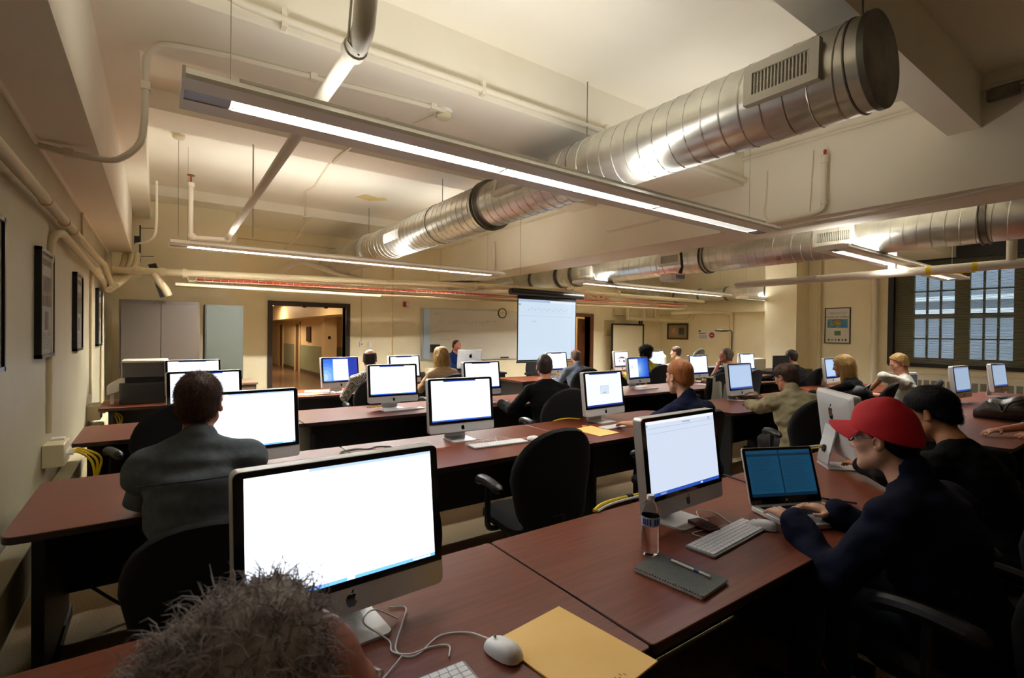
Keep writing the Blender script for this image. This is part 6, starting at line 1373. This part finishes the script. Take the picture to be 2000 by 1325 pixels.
# -- dark haired man by the grey green chair
person('man with dark hair resting his head on his hand, near the grey chair', (9.2, 6.78, 1.2), -10, 'pale', dict(m=H_BROWN, t=0.016, front=(0.085, 0.075), side=(-0.034, -0.04), noise=0.004), dict(m=cloth('shirt_offwhite', 'a8a49a'), collar=0.03), lean=12, hyaw=-12, wl=(9.08, 6.98, 1.1), elbl=(-0.2, 0.6, -0.6), chair_label=None)
gc = thing('grey_chair', 'grey green high backed chair by the rear wall', 'chair', (9.35, 6.62, 0), 0); chair_parts(gc, mat('chair_grey_green', '6f7466', 0.8), False, 0.48, 0.85, 0.46)
# -- ginger man
p = person('man with short ginger hair in a navy polo shirt', (3.36, 2.44, 1.235), 2, 'pale', dict(m=H_GING, sm=[H_GING, hairmat('hair_ginger_pale', 'b98050', 'a06a3c')], t=0.009, lift=0.6, strands=(6000, 0.012, 0.0008, 0.1, 0.5), front=(0.085, 0.075), side=(-0.034, -0.025), nape=-0.085), dict(m=cloth('polo_navy', '151b38', '121732'), collar=0.03, sleeve=0.75, noise=0.005, o=0.016), lean=12, hyaw=8, hpitch=6, w=1.12, vox=0.007, hs=1.08, wl=(3.28, 2.92, 0.79), wr=(3.68, 2.95, 0.79), chair_label=None)  # paler ginger strands mixed in at random
chair('black office chair under the ginger man', p['P'][0]-0.14, p['P'][1]+0.13, -2)
# -- grey haired man, chin in hand
p = person('grey haired man in a dark t-shirt resting his chin on his hand', (7.75, 4.72, 1.235), 0, 'ruddy', dict(m=H_GREYB, t=0.014, noise=0.004, freq=90, front=(0.06, 0.10), side=(-0.034, -0.03)), dict(m=cloth('tshirt_charcoal', '12141c'), name='t_shirt', sleeve=0.7), lean=14, hyaw=-14, hpitch=-6, w=1.08, wl=(7.71, 4.83, 1.07), wr=(7.9, 5.15, 0.78), elbl=(-0.1, 0.7, -0.7), curl=1.0, chair_label='black office chair under the grey haired man')
glasses(p, M['frameblack'])
# -- head behind black monitor
person('dark haired person half hidden behind the black flat monitor', (9.25, 4.38, 1.205), 0, 'olive', dict(m=H_DARK, t=0.014, front=(0.085, 0.075)), dict(m=cloth('shirt_black_far', '131316')), lean=10, wl=(8.95, 4.8, 0.79), chair_label='black office chair of the half hidden dark haired person')
# -- khaki jacket man
p = person('man in a khaki jacket leaning over his desk', (5.03, 2.43, 1.165), 34, 'fair', dict(m=H_BROWN, t=0.018, noise=0.005, freq=70, lift=0.4, sm=[H_BROWN], strands=(5000, 0.03, 0.001, 0.3, 0.6), front=(0.09, 0.06), side=(-0.034, -0.035), nape=-0.09), dict(m=cloth('jacket_khaki', '8f8468', '857a5f', 25), name='jacket', o=0.024, noise=0.010, freq=26, collar=0.045), lean=24, hyaw=-22, hpitch=18, vox=0.008, w=1.08, wl=(5.32, 3.06, 0.79), wr=(5.62, 3.08, 0.79), chair_label=None)
chair('black office chair under the man in the khaki jacket', p['P'][0], p['P'][1], 36)
glasses(p, M['wire'])
# -- blonde woman in black
person('woman with long straight blonde hair in a black top', (7.1, 2.72, 1.205), -6, 'fair', dict(m=H_SAND, sm=[H_SAND, hairmat('hair_straw', 'd0a862', 'b08a4a')], lift=0.2, strands=(4000, 0.08, 0.0013, 0.12, 1.0), t=0.020, noise=0.003, freq=60, front=(0.09, 0.075), side=(0.02, -0.06), nape=-0.10, locks=(((-0.062, 0.0, 0.0), (-0.075, 0.02, -0.2), 0.04, 0.03), ((0.062, -0.01, 0.0), (0.075, 0.0, -0.2), 0.04, 0.03), ((0, -0.07, 0.0), (0.0, -0.07, -0.22), 0.06, 0.05), ((-0.05, -0.06, 0.0), (-0.06, -0.05, -0.22), 0.05, 0.04), ((0.05, -0.06, 0.0), (0.06, -0.05, -0.22), 0.05, 0.04))), dict(m=cloth('top_black', '08080a'), name='top', sleeve=1.6, o=0.014), lean=14, hyaw=-10, hpitch=10, hs=1.02, w=1.0, wl=(6.95, 3.2, 0.79), chair_label='black office chair under the blonde woman in black')
# -- man in white t-shirt
p = person('man with thinning fair hair in a white printed t-shirt, arm raised', (8.05, 2.42, 1.225), -14, 'fair', dict(m=H_SAND, t=0.016, noise=0.003, front=(0.065, 0.09), side=(-0.034, -0.035)), dict(m=cloth('tshirt_white', 'd6d3ca', 'cbc8bf', 20), name='t_shirt', sleeve=0.75, noise=0.006, freq=30, o=0.018), lean=4, hyaw=-22, hpitch=24, w=1.12, vox=0.008, wl=(7.66, 2.62, 0.86), elbl=(-1.0, 0.1, 0.8), chair_label='black office chair under the man in the white t-shirt')
glasses(p, M['wire'])
pr = MB(); c0 = p['N']-p['A']*0.17+p['Tf']*0.142
for i in range(3): pr.obox(c0-p['Rt']*0.07+p['Rt']*0.07*i-p['O'], (0.045, 0.012, 0.02), np.array([p['Rt'], p['Tf'], p['A']]))
pr.build('shirt_print', mat('print_faded', '8a8a84', 0.9), p['root'])
# -- black haired man in black
p = person('man with thick black hair in a black shirt leaning over the near desk', (3.22, 0.82, 1.175), 22, 'olive', dict(m=H_BLACK, t=0.012, top=((0, 0.01, 0.062), (0.078, 0.10, 0.085)), noise=0.004, lift=0.5, sm=[H_BLACK], strands=(7000, 0.022, 0.0009, 0.2, 0.8), freq=60, front=(0.094, 0.068), side=(-0.036, -0.02), nape=-0.105), dict(m=cloth('shirt_black', '070709'), o=0.016, noise=0.005), lean=24, hyaw=-10, hpitch=16, vox=0.007, w=1.12, wl=(3.45, 1.3, 0.78), wr=(3.9, 1.2, 0.78), chair_label=None)
chair('black office chair under the black haired man', p['P'][0], p['P'][1], 20)
# -- red cap man
p = person('man in a red baseball cap and navy sweatshirt typing on a laptop', (2.30, 0.735, 1.168), 6, 'pale', dict(m=H_BLACK, t=0.003, front=(0.085, 0.06), side=(-0.034, -0.035), nape=-0.10), dict(m=cloth('sweatshirt_navy', '0f1428', '0d1124'), name='sweatshirt', o=0.028, noise=0.010, freq=24, collar=0.06), lean=18, hyaw=-4, hpitch=4, vox=0.006, w=1.1, hs=1.04, wl=(2.13, 0.985, 0.80), wr=(2.38, 0.935, 0.80), curl=0.55, chair_label=None, pants=JEANS)
glasses(p, mat('spectacle_frame', '0c0a09', 0.3), 'spectacles', 0.0032)
chair('black office chair under the man in the red cap', p['P'][0], p['P'][1], 4)
CAPM = mat('cap_red', 'bb0d20', 0.75, bump=0.1, bscale=200); hp, O, HR = p['hp'], p['O'], p['HR']
G = SDF(p['root'].location+Vector((-.5, -.3, .8)), p['root'].location+Vector((.6, .9, 1.6)), 0.006)
G.ell(hp(0, -0.006, 0.040), (0.092, 0.115, 0.112), HR); G.ell(hp(0, -0.03, 0.0), (0.091, 0.098, 0.085), HR); G.cap(hp(0, 0.05, 0.10), hp(0, -0.02, 0.118), 0.03, 0.03, k=0.04)
G.ell(hp(0, -0.006, 0.034), (0.081, 0.104, 0.097), HR, op='-', k=0.003)
G.plane(hp(0, 0.09, 0.040), np.array([0, 0.30, -1.0]) @ HR, 0.004)
V, F = G.mesh(); cap = mesh_np('baseball_cap', V-O, F, [CAPM], p['root'])
bm_ = MB(); Vb = []
for lay in (0.0, -0.004):
    for i in range(13):
        a = math.radians(-62+124*i/12)
        for k in range(6):
            f = k/5; x = 0.090*math.sin(a)*(1+0.02*f); y0 = 0.108*math.cos(a)-0.004
            Vb.append(hp(x, y0+f*(0.076*math.cos(a*1.05)+0.003), 0.060+lay-9.0*x*x*(0.5+0.45*f)-0.004*f)-O)
n1 = 78; F_ = []
for i in range(12):
    for k in range(5): F_.append((i*6+k, i*6+k+1, (i+1)*6+k+1, (i+1)*6+k)); F_.append((n1+i*6+k, n1+(i+1)*6+k, n1+(i+1)*6+k+1, n1+i*6+k+1))
    F_.append((i*6+5, n1+i*6+5, n1+(i+1)*6+5, (i+1)*6+5)); F_.append((i*6, (i+1)*6, n1+(i+1)*6, n1+i*6))
bm_.add(Vb, F_).build('brim', CAPM, cap, smooth=60)
MB().ell(hp(0, 0.0, 0.151)-O, (0.008, 0.008, 0.004), HR, 10, 6).build('top_button', mat('cap_button', 'd8b8b4', 0.6), cap)
# -- person outside the edge whose forearms show
p = person('person at the edge of the frame whose bare forearms reach over the desk', (6.05, 0.60, 1.2), -62, 'fair', dict(m=H_DARK), dict(m=cloth('tshirt_edge', '23252c'), name='t_shirt', sleeve=0.7), lean=10, wl=(5.55, 0.93, 0.768), wr=(5.75, 1.08, 0.77), chair_label='black office chair at the edge of the frame')
chair('black office chair carrying the hung pale grey jacket', 6.75, 4.47, 0)
# empty chairs
chair('charcoal backed chair standing empty by the wall before the printer desk', 0.02, 4.62, -20)
q0 = at(1042, 706, 2, 0.95); chair('black chair standing empty below the projection screen', q0[0], q0[1]-0.25, 195)
# ================================================================== camera and view
cd = bpy.data.cameras.new('camera'); cam = bpy.data.objects.new('camera', cd); COL.objects.link(cam)
cd.sensor_width = 36; cd.lens = FPX/2000*36; cd.clip_start = 0.05; cd.clip_end = 200
cam.matrix_world = Matrix(((CR[0], CU[0], -CF[0], CAM[0]), (CR[1], CU[1], -CF[1], CAM[1]), (CR[2], CU[2], -CF[2], CAM[2]), (0, 0, 0, 1)))
cd.dof.use_dof = True; cd.dof.focus_distance = 4.0; cd.dof.aperture_fstop = 8.0
SC.camera = cam
SC.view_settings.view_transform = 'Standard'; SC.view_settings.look = 'None'; SC.view_settings.gamma = 1.0; SC.view_settings.exposure = 0.6; SC.view_settings.use_curve_mapping = False
cy = SC.cycles; cy.use_denoising = True; cy.max_bounces = 8; cy.diffuse_bounces = 6; cy.glossy_bounces = 4; cy.transmission_bounces = 8; cy.transparent_max_bounces = 8
cy.sample_clamp_indirect = 6.0; cy.caustics_reflective = False; cy.caustics_refractive = False; cy.use_light_tree = True
